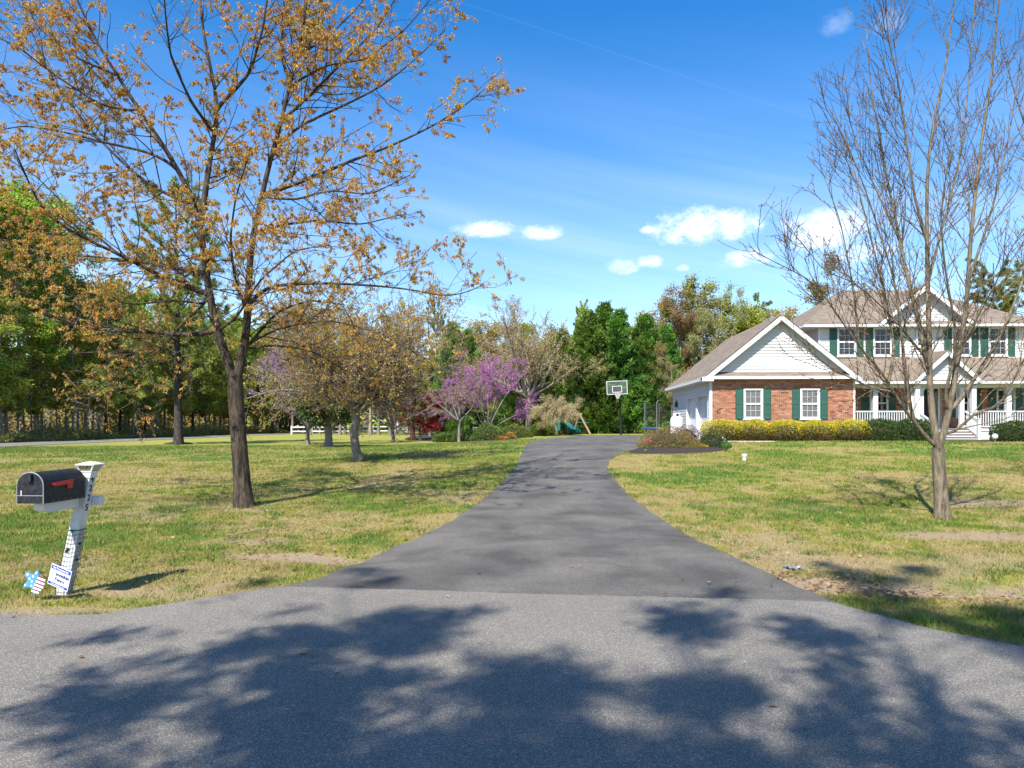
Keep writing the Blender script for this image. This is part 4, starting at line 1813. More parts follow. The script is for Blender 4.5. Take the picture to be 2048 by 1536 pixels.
def bench():
    p = G(962, 879)
    x, Y, z = p
    root = empty('garden_bench', p)
    tag(root, 'grey metal garden bench among shrubs under the purple trees', 'bench')
    W = 1.25
    st = MB()
    for i in range(5):
        st.box(x - W / 2, x + W / 2, Y - .2 + i * .09, Y - .13 + i * .09, z + .42, z + .445)
    st.build('seat', M['steel'], root)
    bk = MB()
    bk.bar((x - W / 2, Y + .27, z + .88), (x + W / 2, Y + .27, z + .88), .035, .05)
    bk.bar((x - W / 2, Y + .25, z + .52), (x + W / 2, Y + .25, z + .52), .03, .04)
    for i in range(13):
        xx = x - W / 2 + W * (i + .5) / 13
        bk.bar((xx, Y + .25, z + .52), (xx, Y + .27, z + .88), .018, .012)
    bk.build('backrest', M['steel'], root)
    for sx in (-1, 1):
        for sy in (-.2, .25):
            xx = x + sx * (W / 2 - .03)
            MB().bar((xx, Y + sy, z - .05), (xx, Y + sy, z + (.9 if sy > 0 else .62)), .035, .035).build('leg', M['steel'], root)
        MB().bar((x + sx * (W / 2 - .03), Y - .2, z + .63), (x + sx * (W / 2 - .03), Y + .26, z + .63), .05, .03).build('armrest', M['steel'], root)


bench()


def well_box():
    p = G(1489, 921)
    root = empty('irrigation_box', p)
    tag(root, 'small white capped pipe standing on the lawn in front of the yellow hedge', 'pipe')
    MB().lathe([(.065, p[2] - .05), (.065, p[2] + .14)], p[0], p[1], 16).build('pipe', M['white'], root, smooth_=True)
    MB().lathe([(.085, p[2] + .13), (.09, p[2] + .15), (.09, p[2] + .20), (.075, p[2] + .215)], p[0], p[1], 16).build('cap', M['white'], root, smooth_=True)


well_box()


def globe_light():
    Y = YG - 1.9
    p = PY(1990, 876, Y)
    z = tz(p[0], Y)
    root = empty('globe_light', (p[0], Y, z))
    tag(root, 'silver gazing globe on a stake before the boxwood beside the steps', 'garden globe')
    zc = PY(1990, 873, Y)[2]
    r = .13
    MB().lathe([(r * math.sin(a), zc - r * math.cos(a)) for a in np.linspace(.05, 3.09, 14)], p[0], Y, 20).build('globe', pm('frosted_globe', (.6, .62, .66), (.5, .53, .58), 6, .25), root, smooth_=True)
    MB().tube([(p[0], Y, z - .05), (p[0], Y, zc - r)], .015, 6).build('stake', M['steel'], root)


globe_light()


def flower_pot(px, py, Y, label):
    p = PY(px, py, Y)
    z = PY(1900, 857, 40.4)[2]
    o = MB().lathe([(.10, z), (.17, z + .30), (.19, z + .30), (.19, z + .35), (.16, z + .35), (.15, z + .3)], p[0], Y, 18).build('flower_pot', pm('terracotta', (.48, .20, .08), (.38, .15, .06), 8, .8), None, smooth_=True)
    return o


tag(flower_pot(1835, 806, 41.9, ''), 'orange terracotta pot standing on the porch near the front door', 'pot')


def scrap():
    p = G(1590, 1140)
    n = 6
    rr = np.random.RandomState(4)
    V, Q = [], []
    for i in range(n):
        for j in range(4):
            V.append((p[0] + (i - n / 2) * .035 + rr.uniform(-.015, .015), p[1] - (i - n / 2) * .02 + (j - 1.5) * .045 + rr.uniform(-.02, .02), tz(p[0], p[1]) + .02 + rr.uniform(-.01, .04)))
    for i in range(n - 1):
        for j in range(3):
            a = i * 4 + j
            Q.append((a, a + 4, a + 5, a + 1))
    me = quad_mesh('plastic_scrap', np.array(V), np.array(Q))
    o = new_obj('plastic_scrap', me, None, pm('pale_plastic', (.12, .13, .15), (.24, .26, .28), 14, .5))
    s = o.modifiers.new('thick', 'SOLIDIFY')
    s.thickness = .006
    tag(o, 'crumpled pale grey plastic scrap in the grass beside the driveway', 'litter')


scrap()


def fallen_stick(px0, py0, px1, py1, r, label, seed):
    a, b = Vector(G(px0, py0)), Vector(G(px1, py1))
    rr = random.Random(seed)
    pts = []
    for i in range(7):
        p = a.lerp(b, i / 6)
        p.x += rr.uniform(-.03, .03)
        p.y += rr.uniform(-.05, .05)
        p.z = tz(p.x, p.y) + r + .035
        pts.append(p)
    mb = MB().tube(pts, [r * (1 - .1 * i) for i in range(7)], 6)
    mid = pts[3]
    mb.tube([mid, mid + Vector((rr.uniform(-.2, .2), rr.uniform(.05, .2), .03))], [r * .6, r * .3], 5)
    o = mb.build('fallen_branch', M['timber'])
    tag(o, label, 'branch')


fallen_stick(452, 1078, 565, 1058, .014, 'thin bare stick lying on the lawn below the orange maple', 1)
fallen_stick(560, 1062, 628, 1052, .010, 'short pale twig lying past the thin stick under the orange maple', 2)
fallen_stick(1790, 1098, 1835, 1112, .010, 'short dark twig on the dry grass near the bare maple', 3)

# ================================================================== VEGETATION
def unit(a):
    return a / np.maximum(np.linalg.norm(a, axis=-1, keepdims=True), 1e-9)


def resample(pts, n):
    pts = np.asarray(pts, float)
    d = np.r_[0, np.cumsum(np.linalg.norm(np.diff(pts, axis=0), axis=1))]
    q = np.linspace(0, d[-1], n)
    return np.stack([np.interp(q, d, pts[:, k]) for k in range(pts.shape[1])], -1)


def smooth_line(pts, it=2):
    pts = np.asarray(pts, float).copy()
    for _ in range(it):
        q = pts.copy()
        q[1:-1] = (pts[:-2] + 2 * pts[1:-1] + pts[2:]) / 4
        pts = q
    return pts


def spawn(rg, Pp, Rp, dens, n, ang, angsd, length, tmin=.2, tmax=1.0, curl=.15, up=.05, up0=0.0, rr=.6, rmax=9., tip=.3, fall=.55, rel=0.0, flat=1.0):
    """children along parent branches. Pp (B,m,3), Rp (B,m). Returns arrays (C,n,3), (C,n)"""
    B, m_ = Pp.shape[:2]
    seg = np.linalg.norm(np.diff(Pp, axis=1), axis=2).sum(1)
    cnt = rg.poisson(seg * dens * (tmax - tmin))
    idx = np.repeat(np.arange(B), cnt)
    C = len(idx)
    if C == 0:
        return np.zeros((0, n, 3)), np.zeros((0, n))
    t = rg.uniform(tmin, tmax, C)
    s = t * (m_ - 1)
    i = np.minimum(s.astype(int), m_ - 2)
    f = (s - i)[:, None]
    p = Pp[idx, i] * (1 - f) + Pp[idx, i + 1] * f
    r = Rp[idx, i] * (1 - f[:, 0]) + Rp[idx, i + 1] * f[:, 0]
    T = unit(Pp[idx, i + 1] - Pp[idx, i])
    pr = unit(np.cross(T, rg.normal(size=(C, 3))))
    pr[:, 2] *= flat
    a = np.radians(rg.normal(ang, angsd, C))[:, None]
    d = np.cos(a) * T + np.sin(a) * unit(pr)
    d[:, 2] += up0
    d = unit(d)
    L = length * rg.uniform(.55, 1.25, C) * (1 - fall * (t - tmin) / max(1e-6, tmax - tmin))
    if rel:
        L = L * (1 - rel) + rel * seg[idx] * .5 * rg.uniform(.6, 1.2, C) * (1 - fall * t)
    r0 = np.minimum(r * rr, rmax)
    out = np.zeros((C, n, 3))
    out[:, 0] = p
    for k in range(1, n):
        d = d + rg.normal(size=(C, 3)) * curl
        d[:, 2] += up
        d = unit(d)
        out[:, k] = out[:, k - 1] + d * (L / (n - 1))[:, None]
    rad = r0[:, None] * np.linspace(1, tip, n)[None]
    return out, rad


def tubes(Pp, Rp, k):
    B, n = Pp.shape[:2]
    if B == 0:
        return np.zeros((0, 3)), np.zeros((0, 4), int)
    T = np.gradient(Pp, axis=1)
    T = unit(T)
    ref = np.array([.31, .52, .79])
    U = unit(np.cross(T, ref))
    W = np.cross(T, U)
    a = np.arange(k) * 2 * np.pi / k
    ring = Pp[:, :, None] + Rp[:, :, None, None] * (np.cos(a)[None, None, :, None] * U[:, :, None] + np.sin(a)[None, None, :, None] * W[:, :, None])
    V = ring.reshape(-1, 3)
    b, i, j = np.meshgrid(np.arange(B), np.arange(n - 1), np.arange(k), indexing='ij')
    j2 = (j + 1) % k
    o = b * n * k
    Q = np.stack([o + i * k + j, o + i * k + j2, o + (i + 1) * k + j2, o + (i + 1) * k + j], -1).reshape(-1, 4)
    return V, Q


def join(parts):
    Vs, Qs, b = [], [], 0
    for V, Q in parts:
        Vs.append(V)
        Qs.append(Q + b)
        b += len(V)
    return np.vstack(Vs), np.vstack(Qs)


def leaf_quads(c, d, nrm, L, W):
    """diamond leaves: base c, direction d, normal nrm, length L, width W -> V (n*4,3), Q"""
    n = len(c)
    d = unit(d)
    s = unit(np.cross(d, nrm))
    L = np.asarray(L)[:, None] if np.ndim(L) else L
    W = np.asarray(W)[:, None] if np.ndim(W) else W
    bend = unit(np.cross(s, d)) * (L * .12)
    V = np.stack([c, c + d * L * .45 + s * W * .5 + bend, c + d * L, c + d * L * .45 - s * W * .5 + bend], 1).reshape(-1, 3)
    Q = np.arange(n * 4).reshape(-1, 4)
    return V, Q


def sample_on(rg, Pp, num, tmin=0.0, tmax=1.0, w=None):
    B, m_ = Pp.shape[:2]
    idx = rg.randint(0, B, num)
    s = rg.uniform(tmin, tmax, num) * (m_ - 1)
    i = np.minimum(s.astype(int), m_ - 2)
    f = (s - i)[:, None]
    return Pp[idx, i] * (1 - f) + Pp[idx, i + 1] * f, unit(Pp[idx, i + 1] - Pp[idx, i]), idx


def palette(rg, n, cols, jit=.18):
    cols = np.array([c[:3] for c in cols]), np.array([c[3] if len(c) > 3 else 1. for c in cols])
    w = cols[1] / cols[1].sum()
    c = cols[0][rg.choice(len(w), n, p=w)]
    return c * rg.uniform(1 - jit, 1 + jit, (n, 1)) * rg.uniform(.93, 1.07, (n, 3))


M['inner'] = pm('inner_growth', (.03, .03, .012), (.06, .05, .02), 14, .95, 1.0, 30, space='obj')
LEAF = leafmat('leaf', .35)
LEAFV = leafmat('leaf_woods', .48, vary=.3)
NEEDLE = leafmat('needle', .35, vary=.3)
BLOSSOM = leafmat('blossom', .4)
BARK = {'maple': barkmat('maple_bark', (.010, .007, .005), (.11, .082, .062), (.035, .026, .02), .5, 1.0),
        'smooth': barkmat('smooth_bark', (.06, .047, .032), (.25, .20, .14), (.12, .11, .065), .6, .9),
        'grey': barkmat('grey_bark', (.08, .07, .06), (.30, .26, .22), (.20, .18, .15)),
        'dark': barkmat('dark_twig_bark', (.05, .036, .026), (.16, .115, .085), (.10, .072, .052)),
        'twig': barkmat('twig_bark', (.12, .09, .07), (.29, .22, .17), (.21, .16, .13)),
        'pine': barkmat('pine_bark', (.016, .013, .012), (.10, .082, .072), (.05, .04, .036), .7),
        'pale': barkmat('pale_bark', (.14, .12, .09), (.38, .33, .26), (.28, .25, .19)),
        'red': barkmat('red_bark', (.09, .04, .028), (.24, .11, .07), (.15, .075, .05))}


def make_tree(name, root_loc, trunk_parts, crown, bark, leafm, label, cat, group=None, rot=0.0, crown_name='crown', twigs=None, twig_bark=None):
    """trunk_parts: list of (P,R,k) in local coordinates; crown: (V,Q,cols)"""
    root = empty(name, root_loc, rot)
    tag(root, label, cat, group)
    V, Q = join([tubes(p, r, k) for p, r, k in trunk_parts if len(p)])
    new_obj('trunk', quad_mesh('trunk', V, Q, smooth_=True), root, bark)
    if twigs:
        V, Q = join([tubes(p, r, k) for p, r, k in twigs if len(p)])
        tag(new_obj('twigs', quad_mesh('twigs', V, Q, smooth_=True), root, twig_bark or bark), kind='stuff')
    if crown is not None:
        new_obj(crown_name, quad_mesh(crown_name, crown[0], crown[1], crown[2]), root, leafm)
    return root


def px_limbs(base, D0, specs):
    """specs: (px points with half-width pixels [(x,y),...], w0, w1 half widths px, depth offset at end). Local to base."""
    out, known = [], []
    for pts, w0, w1, dz in specs:
        pts = np.array(pts, float)
        if known:
            K = np.vstack(known)
            i = np.argmin(np.hypot(K[:, 0] - pts[0, 0], K[:, 1] - pts[0, 1]))
            d0 = K[i, 2]
            pts = np.vstack([K[i:i + 1, :2], pts if np.hypot(*(K[i, :2] - pts[0])) > 3 else pts[1:]])
        else:
            d0 = D0
        q = resample(pts, 24)
        q = smooth_line(q, 2)
        t = np.linspace(0, 1, 24)
        dep = d0 + dz * t ** 1.2
        known.append(np.column_stack([q, dep]))
        p3 = np.array([P(a, b, d) for (a, b), d in zip(q, dep)]) - base
        w = (w0 + (w1 - w0) * t ** .55) * dep / F
        out.append((p3, w))
    return np.array([o[0] for o in out]), np.array([o[1] for o in out])


def flare(Pp, Rp, amt=.5, h=.5):
    z = Pp[0, :, 2]
    Rp[0] *= 1 + amt * np.exp(-np.maximum(z, 0) / (h * .35))
    return Rp


# ------------------------------------------------------------------ the orange-leaved maple by the street
def orange_maple():
    rg = np.random.RandomState(21)
    D0 = 1.62 * F / 162
    base = P(489, 1014, D0)
    base[2] = tz(base[0], base[1])
    S = [([(489, 1022), (483, 950), (476, 860), (471, 780), (470, 755)], 17, 15, 0),
         ([(468, 765), (452, 715), (433, 660), (420, 600), (410, 530), (402, 450), (388, 400), (352, 332), (320, 280), (280, 225), (235, 150), (195, 90), (150, -10)], 11.5, 1.8, -.6),
         ([(474, 765), (489, 700), (497, 630), (496, 555), (505, 470), (524, 392), (545, 300), (565, 240), (578, 170), (598, 110), (615, 0), (625, -90)], 11, 1.8, .5),
         ([(402, 450), (410, 390), (416, 340), (429, 270), (436, 210), (420, 130), (405, 60), (398, -40)], 8, 2, .8),
         ([(436, 212), (470, 180), (500, 145), (525, 60), (540, -40)], 5, 1.6, -.4),
         ([(526, 388), (560, 378), (625, 355), (700, 322), (775, 295), (860, 255), (915, 222), (962, 185)], 6, 1.0, -1.2),
         ([(497, 600), (540, 570), (650, 566), (760, 572), (830, 580), (890, 594), (930, 588), (965, 570)], 5, .9, -1.5),
         ([(417, 665), (380, 672), (300, 664), (204, 662), (135, 644), (80, 622), (36, 575), (0, 540)], 5.5, 1.2, -1.6),
         ([(407, 585), (383, 578), (321, 552), (233, 506), (175, 480), (124, 452), (87, 426), (58, 367), (30, 300)], 6.5, 1.3, -2.2),
         ([(405, 548), (370, 538), (255, 520), (146, 510), (55, 500), (5, 478), (-60, 450)], 4.5, 1.0, 1.6),
         ([(352, 332), (300, 305), (210, 285), (120, 262), (40, 250), (-30, 270)], 4, 1.0, -1.0),
         ([(388, 402), (340, 395), (270, 350), (190, 270), (110, 170), (60, 60), (30, -60)], 4, 1.2, 2.4),
         ([(565, 240), (620, 190), (690, 120), (760, 50), (800, -20)], 4.5, 1.2, -1.0),
         ([(545, 300), (600, 250), (680, 215), (760, 175), (830, 120), (890, 60)], 4, 1.0, 1.5),
         ([(505, 470), (560, 450), (640, 440), (720, 450), (800, 430)], 4, .9, 2.0),
         ([(490, 700), (530, 650), (560, 620), (620, 600), (690, 610)], 4, 1.0, 2.2),
         ([(429, 270), (380, 200), (340, 110), (330, 20), (325, -60)], 4, 1.2, -1.8),
         ([(578, 170), (560, 100), (570, 20), (560, -60)], 4, 1.2, 1.2),
         ([(497, 630), (470, 560), (460, 480), (470, 400), (500, 300)], 4, 1.2, -2.4),
         ([(524, 392), (590, 400), (660, 380), (740, 390), (820, 350)], 3.5, .9, -2.6),
         ([(433, 660), (470, 640), (520, 560), (590, 500), (660, 490)], 3.5, .9, -2.6),
         ([(420, 600), (370, 640), (300, 720), (240, 760), (180, 790)], 2.8, .8, -1.8),
         ([(489, 700), (540, 690), (620, 700), (690, 740), (740, 780)], 2.6, .8, 1.8),
         ([(600, 110), (660, 70), (720, 10), (760, -60)], 3, 1., 1.8),
         ([(490, 690), (560, 655), (660, 640), (760, 665), (830, 705)], 3, .8, -2.0),
         ([(420, 610), (350, 600), (260, 610), (170, 585), (90, 560)], 3, .8, -2.6),
         ([(235, 150), (160, 120), (80, 60), (20, -40)], 3, .9, 1.0),
         ([(280, 225), (200, 210), (110, 150), (30, 90), (-40, 60)], 3, .9, -1.2),
         ([(233, 506), (150, 430), (70, 350), (0, 310)], 3, .9, 1.2),
         ([(578, 170), (650, 130), (730, 120), (810, 60), (860, 0)], 3, .9, -1.8)]
    P0, R0 = px_limbs(base, D0, S)
    R0 = flare(P0, R0, .34, .8)
    lim, limr = P0[1:], R0[1:]
    P1, R1 = spawn(rg, lim, limr, 5.2, 7, 50, 15, 1.7, .10, 1.0, .13, .04, .06, .45, .014, .3, .62)
    P2, R2 = spawn(rg, P1, R1, 5.0, 5, 48, 17, .66, .15, 1.0, .17, .02, .0, .55, .0065, .35, .4)
    P3, R3 = spawn(rg, P2, R2, 3.4, 4, 45, 16, .28, .2, 1.0, .2, .03, 0, .6, .006, .5, .4)
    R1, R2, R3 = np.maximum(R1, .0045), np.maximum(R2, .0032), np.maximum(R3, .0025)
    # hanging bunches of keys and young leaves at the twig ends
    nb = 66000
    pa, da, _ = sample_on(rg, P3, nb * 2 // 3, .5, 1)
    pb, db, _ = sample_on(rg, P2, nb - nb * 2 // 3, .5, 1)
    c = np.vstack([pa, pb])
    keep = fbm(c[:, 0] * 1.0 + c[:, 1], c[:, 2], 1.1, 77, 2) > .22
    keep &= rg.rand(len(c)) < np.clip(.2 + (c[:, 2] - 2.0) / 4.5, .18, 1)
    c = c[keep]
    k = 3
    c = np.repeat(c, k, 0)
    n = len(c)
    c = c + rg.normal(size=(n, 3)) * np.array([.015, .015, .014])
    d = rg.normal(size=(n, 3)) * np.array([.55, .55, .4])
    d[:, 2] -= .75
    V, Q = leaf_quads(c, d, rg.normal(size=(n, 3)), rg.uniform(.028, .07, n), rg.uniform(.012, .027, n))
    cl = palette(rg, n // k, [(.58, .31, .065, 3.2), (.47, .215, .05, 2.8), (.64, .43, .09, 2.4), (.38, .14, .04, 1.0), (.42, .41, .075, 1.8)], .3)
    cl = np.repeat(np.repeat(cl, k, 0) * rg.uniform(.8, 1.2, (n, 1)), 4, 0)
    make_tree('maple_tree', base, [(P0[:1], R0[:1], 16), (lim, limr, 9), (P1, R1, 5)], (V, Q, cl), BARK['maple'], leafmat('keys', .45),
              'large forked maple hung with orange-brown seed clusters behind the mailbox', 'tree', crown_name='leaves', twigs=[(P2, R2, 3), (P3, R3, 3)], twig_bark=BARK['grey'])


orange_maple()


# ------------------------------------------------------------------ bare maples in front of the house
def bare_maple():
    rg = np.random.RandomState(5)
    D0 = 1.62 * F / 185
    base = P(1885, 1036, D0)
    base[2] = tz(base[0], base[1])
    S = [([(1886, 1042), (1882, 990), (1878, 940), (1876, 895)], 12.5, 12, 0),
         ([(1872, 900), (1868, 858), (1863, 824), (1860, 790), (1858, 756), (1859, 722), (1858, 651), (1855, 565), (1854, 450), (1853, 338), (1866, 246), (1890, 141), (1905, 40), (1915, -60)], 8.5, 1.0, .3),
         ([(1880, 900), (1888, 868), (1898, 830), (1907, 782), (1911, 731), (1921, 688), (1931, 639), (1937, 565), (1938, 500), (1947, 422), (1961, 295), (1985, 141), (1998, 0), (2005, -80)], 8, 1.1, -.5),
         ([(1866, 895), (1841, 863), (1831, 843), (1812, 824), (1797, 804), (1785, 785), (1779, 760), (1766, 746), (1742, 722), (1718, 692), (1684, 644), (1657, 602), (1625, 560), (1560, 530), (1505, 500)], 5, .6, -1.2),
         ([(1858, 756), (1845, 680), (1831, 614), (1818, 577), (1802, 485), (1781, 394), (1760, 281), (1740, 162), (1733, 60)], 6, .9, .9),
         ([(1900, 824), (1918, 806), (1938, 773), (1960, 740), (1979, 709), (1996, 683), (2030, 604), (2060, 520), (2090, 400)], 5.5, 1.0, .6),
         ([(1898, 832), (1887, 799), (1892, 773), (1904, 739), (1915, 690), (1905, 620), (1890, 540), (1880, 430), (1900, 300)], 4.5, .9, -1.3),
         ([(1897, 872), (1929, 847), (1951, 824), (1989, 816), (2014, 789), (2040, 730), (2075, 680)], 4, .9, -.9),
         ([(1779, 760), (1790, 700), (1780, 640), (1765, 570), (1740, 470), (1715, 370), (1690, 260)], 4, .8, .5),
         ([(1831, 843), (1815, 800), (1812, 740), (1800, 650), (1790, 560), (1760, 470), (1735, 390), (1700, 300), (1660, 220)], 4, .8, -1.0),
         ([(1718, 692), (1712, 620), (1700, 540), (1680, 440), (1640, 330)], 3, .7, .3),
         ([(1785, 785), (1740, 775), (1700, 755), (1660, 735), (1620, 700), (1590, 670)], 3, .6, -.8),
         ([(1859, 722), (1830, 690), (1790, 640), (1740, 590), (1700, 560), (1650, 545), (1600, 480)], 3.2, .6, -1.3),
         ([(1854, 480), (1830, 400), (1815, 300), (1800, 180), (1775, 70), (1770, -20)], 3.6, .8, -.8),
         ([(1937, 560), (1965, 480), (1995, 380), (2020, 260), (2040, 130)], 3.6, .8, .8),
         ([(1911, 731), (1940, 660), (1985, 580), (2020, 500), (2060, 440)], 3.2, .8, -1.2),
         ([(1855, 565), (1880, 470), (1905, 380), (1930, 260), (1940, 120), (1950, 0)], 3.4, .8, 1.2),
         ([(1802, 485), (1770, 420), (1735, 340), (1700, 250), (1690, 150)], 2.6, .6, .6)]
    P0, R0 = px_limbs(base, D0, S)
    R0 = flare(P0, R0, .45, .7)
    lim, limr = P0[1:], R0[1:]
    P1, R1 = spawn(rg, lim, limr, 5.6, 8, 36, 11, 1.5, .12, 1.0, .075, .09, .10, .45, .013, .25, .56)
    P2, R2 = spawn(rg, P1, R1, 4.4, 6, 38, 13, .62, .12, 1.0, .08, .08, .08, .55, .006, .4, .4)
    P3, R3 = spawn(rg, P2, R2, 1.5, 4, 42, 12, .25, .2, 1.0, .1, .05, 0, .6, .005, .5, .4)
    R1, R2, R3 = np.maximum(R1, .005), np.maximum(R2, .0038), np.maximum(R3, .0030)
    n = 20000
    c, d, _ = sample_on(rg, np.concatenate([resample(p, 4)[None] for p in P2[:2600]] + [P3]), n, .3, 1)
    # clumps of opening buds, denser low down
    k = rg.rand(n) < np.clip(.85 - c[:, 2] * .09, .22, .9)
    c, d = c[k], d[k]
    n = len(c)
    d = d * .6 + rg.normal(size=(n, 3)) * .6
    V, Q = leaf_quads(c, d, rg.normal(size=(n, 3)), rg.uniform(.02, .045, n), rg.uniform(.012, .026, n))
    cl = np.repeat(palette(rg, n, [(.34, .12, .05, 2), (.40, .22, .06, 2), (.30, .24, .06, 1.4), (.26, .07, .05, 1)], .2), 4, 0)
    make_tree('maple_tree', base, [(P0[:1], R0[:1], 14), (lim, limr, 8), (P1, R1, 5)], (V, Q, cl), BARK['smooth'], LEAF,
              'slender bare maple with several upright stems before the front porch', 'tree', crown_name='buds', twigs=[(P2, R2, 3), (P3, R3, 3)], twig_bark=BARK['dark'])


bare_maple()


def trunk_line(rg, h, n=14, lean=.03, wob=.05):
    z = np.linspace(0, h, n)
    x = np.cumsum(rg.normal(size=n)) * wob * .3 + z * rg.normal() * lean
    y = np.cumsum(rg.normal(size=n)) * wob * .3 + z * rg.normal() * lean
    return np.stack([x - x[0], y - y[0], z], -1)[None]


def upright_bare(loc, h, r0, seed, label, name='maple_tree'):
    """a second bare tree whose crown reaches in from beyond the frame"""
    rg = np.random.RandomState(seed)
    P0 = trunk_line(rg, h * .8)
    R0 = r0 * np.linspace(1, .25, 14)[None]
    R0 = flare(P0, R0)
    PL, RL = spawn(rg, P0, R0, 24 / h, 12, 44, 8, h * .64, .18, .75, .05, .07, .1, .5, .055, .15, .35)
    P1, R1 = spawn(rg, PL, RL, 3.4, 7, 38, 10, 1.6, .15, 1, .07, .08, .1, .5, .013, .25, .4)
    P2, R2 = spawn(rg, P1, R1, 4.0, 5, 40, 12, .6, .1, 1, .08, .07, .05, .55, .008, .4, .4)
    R1, R2 = np.maximum(R1, .005), np.maximum(R2, .0036)
    n = 5000
    c, d, _ = sample_on(rg, P2, n, .2, 1)
    V, Q = leaf_quads(c, rg.normal(size=(n, 3)), rg.normal(size=(n, 3)), rg.uniform(.025, .06, n), rg.uniform(.016, .036, n))
    cl = np.repeat(palette(rg, n, [(.40, .15, .05), (.46, .25, .06), (.40, .29, .06)], .2), 4, 0)
    return make_tree(name, loc, [(P0, R0, 12), (PL, RL, 8), (P1, R1, 5)], (V, Q, cl), BARK['smooth'], LEAF, label, 'tree', crown_name='buds', twigs=[(P2, R2, 3)])


bx_, by_ = 12.6, 16.6
upright_bare((bx_, by_, tz(bx_, by_)), 11, .16, 8, 'bare budding maple whose crown reaches in beside the porch steps')


# ------------------------------------------------------------------ the leafy tree behind the camera that shades the street
def street_tree():
    rg = np.random.RandomState(33)
    P0 = trunk_line(rg, 15)
    R0 = flare(P0, .26 * np.linspace(1, .2, 14)[None])
    PL, RL = spawn(rg, P0, R0, 2.8, 10, 64, 10, 7.4, .48, 1, .07, .05, .05, .5, .09, .15, .55)
    P1, R1 = spawn(rg, PL, RL, 3.6, 6, 48, 12, 1.9, .2, 1, .1, .03, .03, .5, .03, .3, .4)
    P2, R2 = spawn(rg, P1, R1, 3.4, 4, 45, 12, .75, .2, 1, .1, .03, .03, .5, .012, .4, .4)
    n = 92000
    c, d, _ = sample_on(rg, P2, n, .1, 1)
    keep = fbm(c[:, 0] + .6 * c[:, 2], c[:, 1] - .4 * c[:, 2], 1.3, 12, 3) > .515
    c = c[keep]
    n = len(c)
    c = c + rg.normal(size=(n, 3)) * .10
    dd = rg.normal(size=(n, 3))
    dd[:, 2] -= .4
    V, Q = leaf_quads(c, dd, rg.normal(size=(n, 3)), rg.uniform(.10, .15, n), rg.uniform(.06, .10, n))
    cl = np.repeat(palette(rg, n, [(.10, .17, .03), (.14, .20, .035), (.2, .2, .04)], .2), 4, 0)
    make_tree('maple_tree', STREET_TREE, [(P0, R0, 12), (PL, RL, 7), (P1, R1, 4)], (V, Q, cl), BARK['maple'], LEAF,
              'leafy tree across the street that throws dappled shade on the asphalt', 'tree', crown_name='leaves', twigs=[(P2, R2, 3)])


STREET_TREE = (-2.2, -6.5, 0.0)
street_tree()


# ------------------------------------------------------------------ garden trees
def crabapple():
    rg = np.random.RandomState(14)
    base = G(717, 922)
    D = base[1]
    s = D / F
    H = 320 * s
    ctrl = np.array([(0, 0, 0), (-.10, 0, .45), (-.17, 0, 1.0), (-.06, 0, 1.5), (-.16, 0, 2.0)])
    P0 = resample(ctrl, 12)[None]
    R0 = flare(P0, .165 * np.linspace(1, .8, 12)[None], .35, .5)
    st = []
    for k in range(19):                      # arching limbs leaving the short trunk at 1.6-2.2 m
        a = k * 2.4 + rg.uniform(-.3, .3)
        up = rg.uniform(.4, 1.7)
        if math.cos(a) > .2:
            up = max(up, 1.0)
        L = rg.uniform(3.2, 5.2)
        z0 = rg.uniform(1.55, 2.0)
        d = np.array([math.cos(a), math.sin(a), up])
        d /= np.linalg.norm(d)
        p = np.array([-.14, 0, z0])
        line = [p]
        for i in range(10):
            d = d + rg.normal(size=3) * .12
            d[2] -= .035 if up < 1 else .0
            d /= np.linalg.norm(d)
            p = p + d * L / 10
            line.append(p)
        st.append(resample(np.array(line), 12))
    PL = np.array(st)
    RL = .085 * np.linspace(1, .2, 12)[None] * rg.uniform(.7, 1.1, (19, 1))
    P1, R1 = spawn(rg, PL, RL, 6.5, 6, 52, 15, 1.9, .15, 1, .16, .04, .08, .55, .03, .3, .35)
    P2, R2 = spawn(rg, P1, R1, 5.2, 5, 50, 16, .9, .1, 1, .2, .02, .03, .55, .012, .4, .35)
    P3, R3 = spawn(rg, P2, R2, .7, 4, 48, 16, .4, .2, 1, .2, .02, .0, .6, .008, .5, .3)
    R1, R2, R3 = np.maximum(R1, .009), np.maximum(R2, .0065), np.maximum(R3, .005)
    n = 30000
    c, d, _ = sample_on(rg, P2, n, .2, 1)
    c = c + rg.normal(size=(n, 3)) * .05
    V, Q = leaf_quads(c, rg.normal(size=(n, 3)), rg.normal(size=(n, 3)), rg.uniform(.045, .10, n), rg.uniform(.03, .055, n))
    cl = np.repeat(palette(rg, n, [(.36, .31, .07, 3), (.46, .31, .07, 3), (.24, .16, .10, 2), (.46, .26, .06, 1.5)], .2), 4, 0)
    make_tree('crabapple_tree', base, [(P0, R0, 12), (PL, RL, 7), (P1, R1, 4)], (V, Q, cl), BARK['grey'], LEAF,
              'spreading twiggy crabapple with short crooked trunk in the side lawn', 'tree', crown_name='buds', twigs=[(P2, R2, 3), (P3, R3, 3)], twig_bark=BARK['twig'])


crabapple()


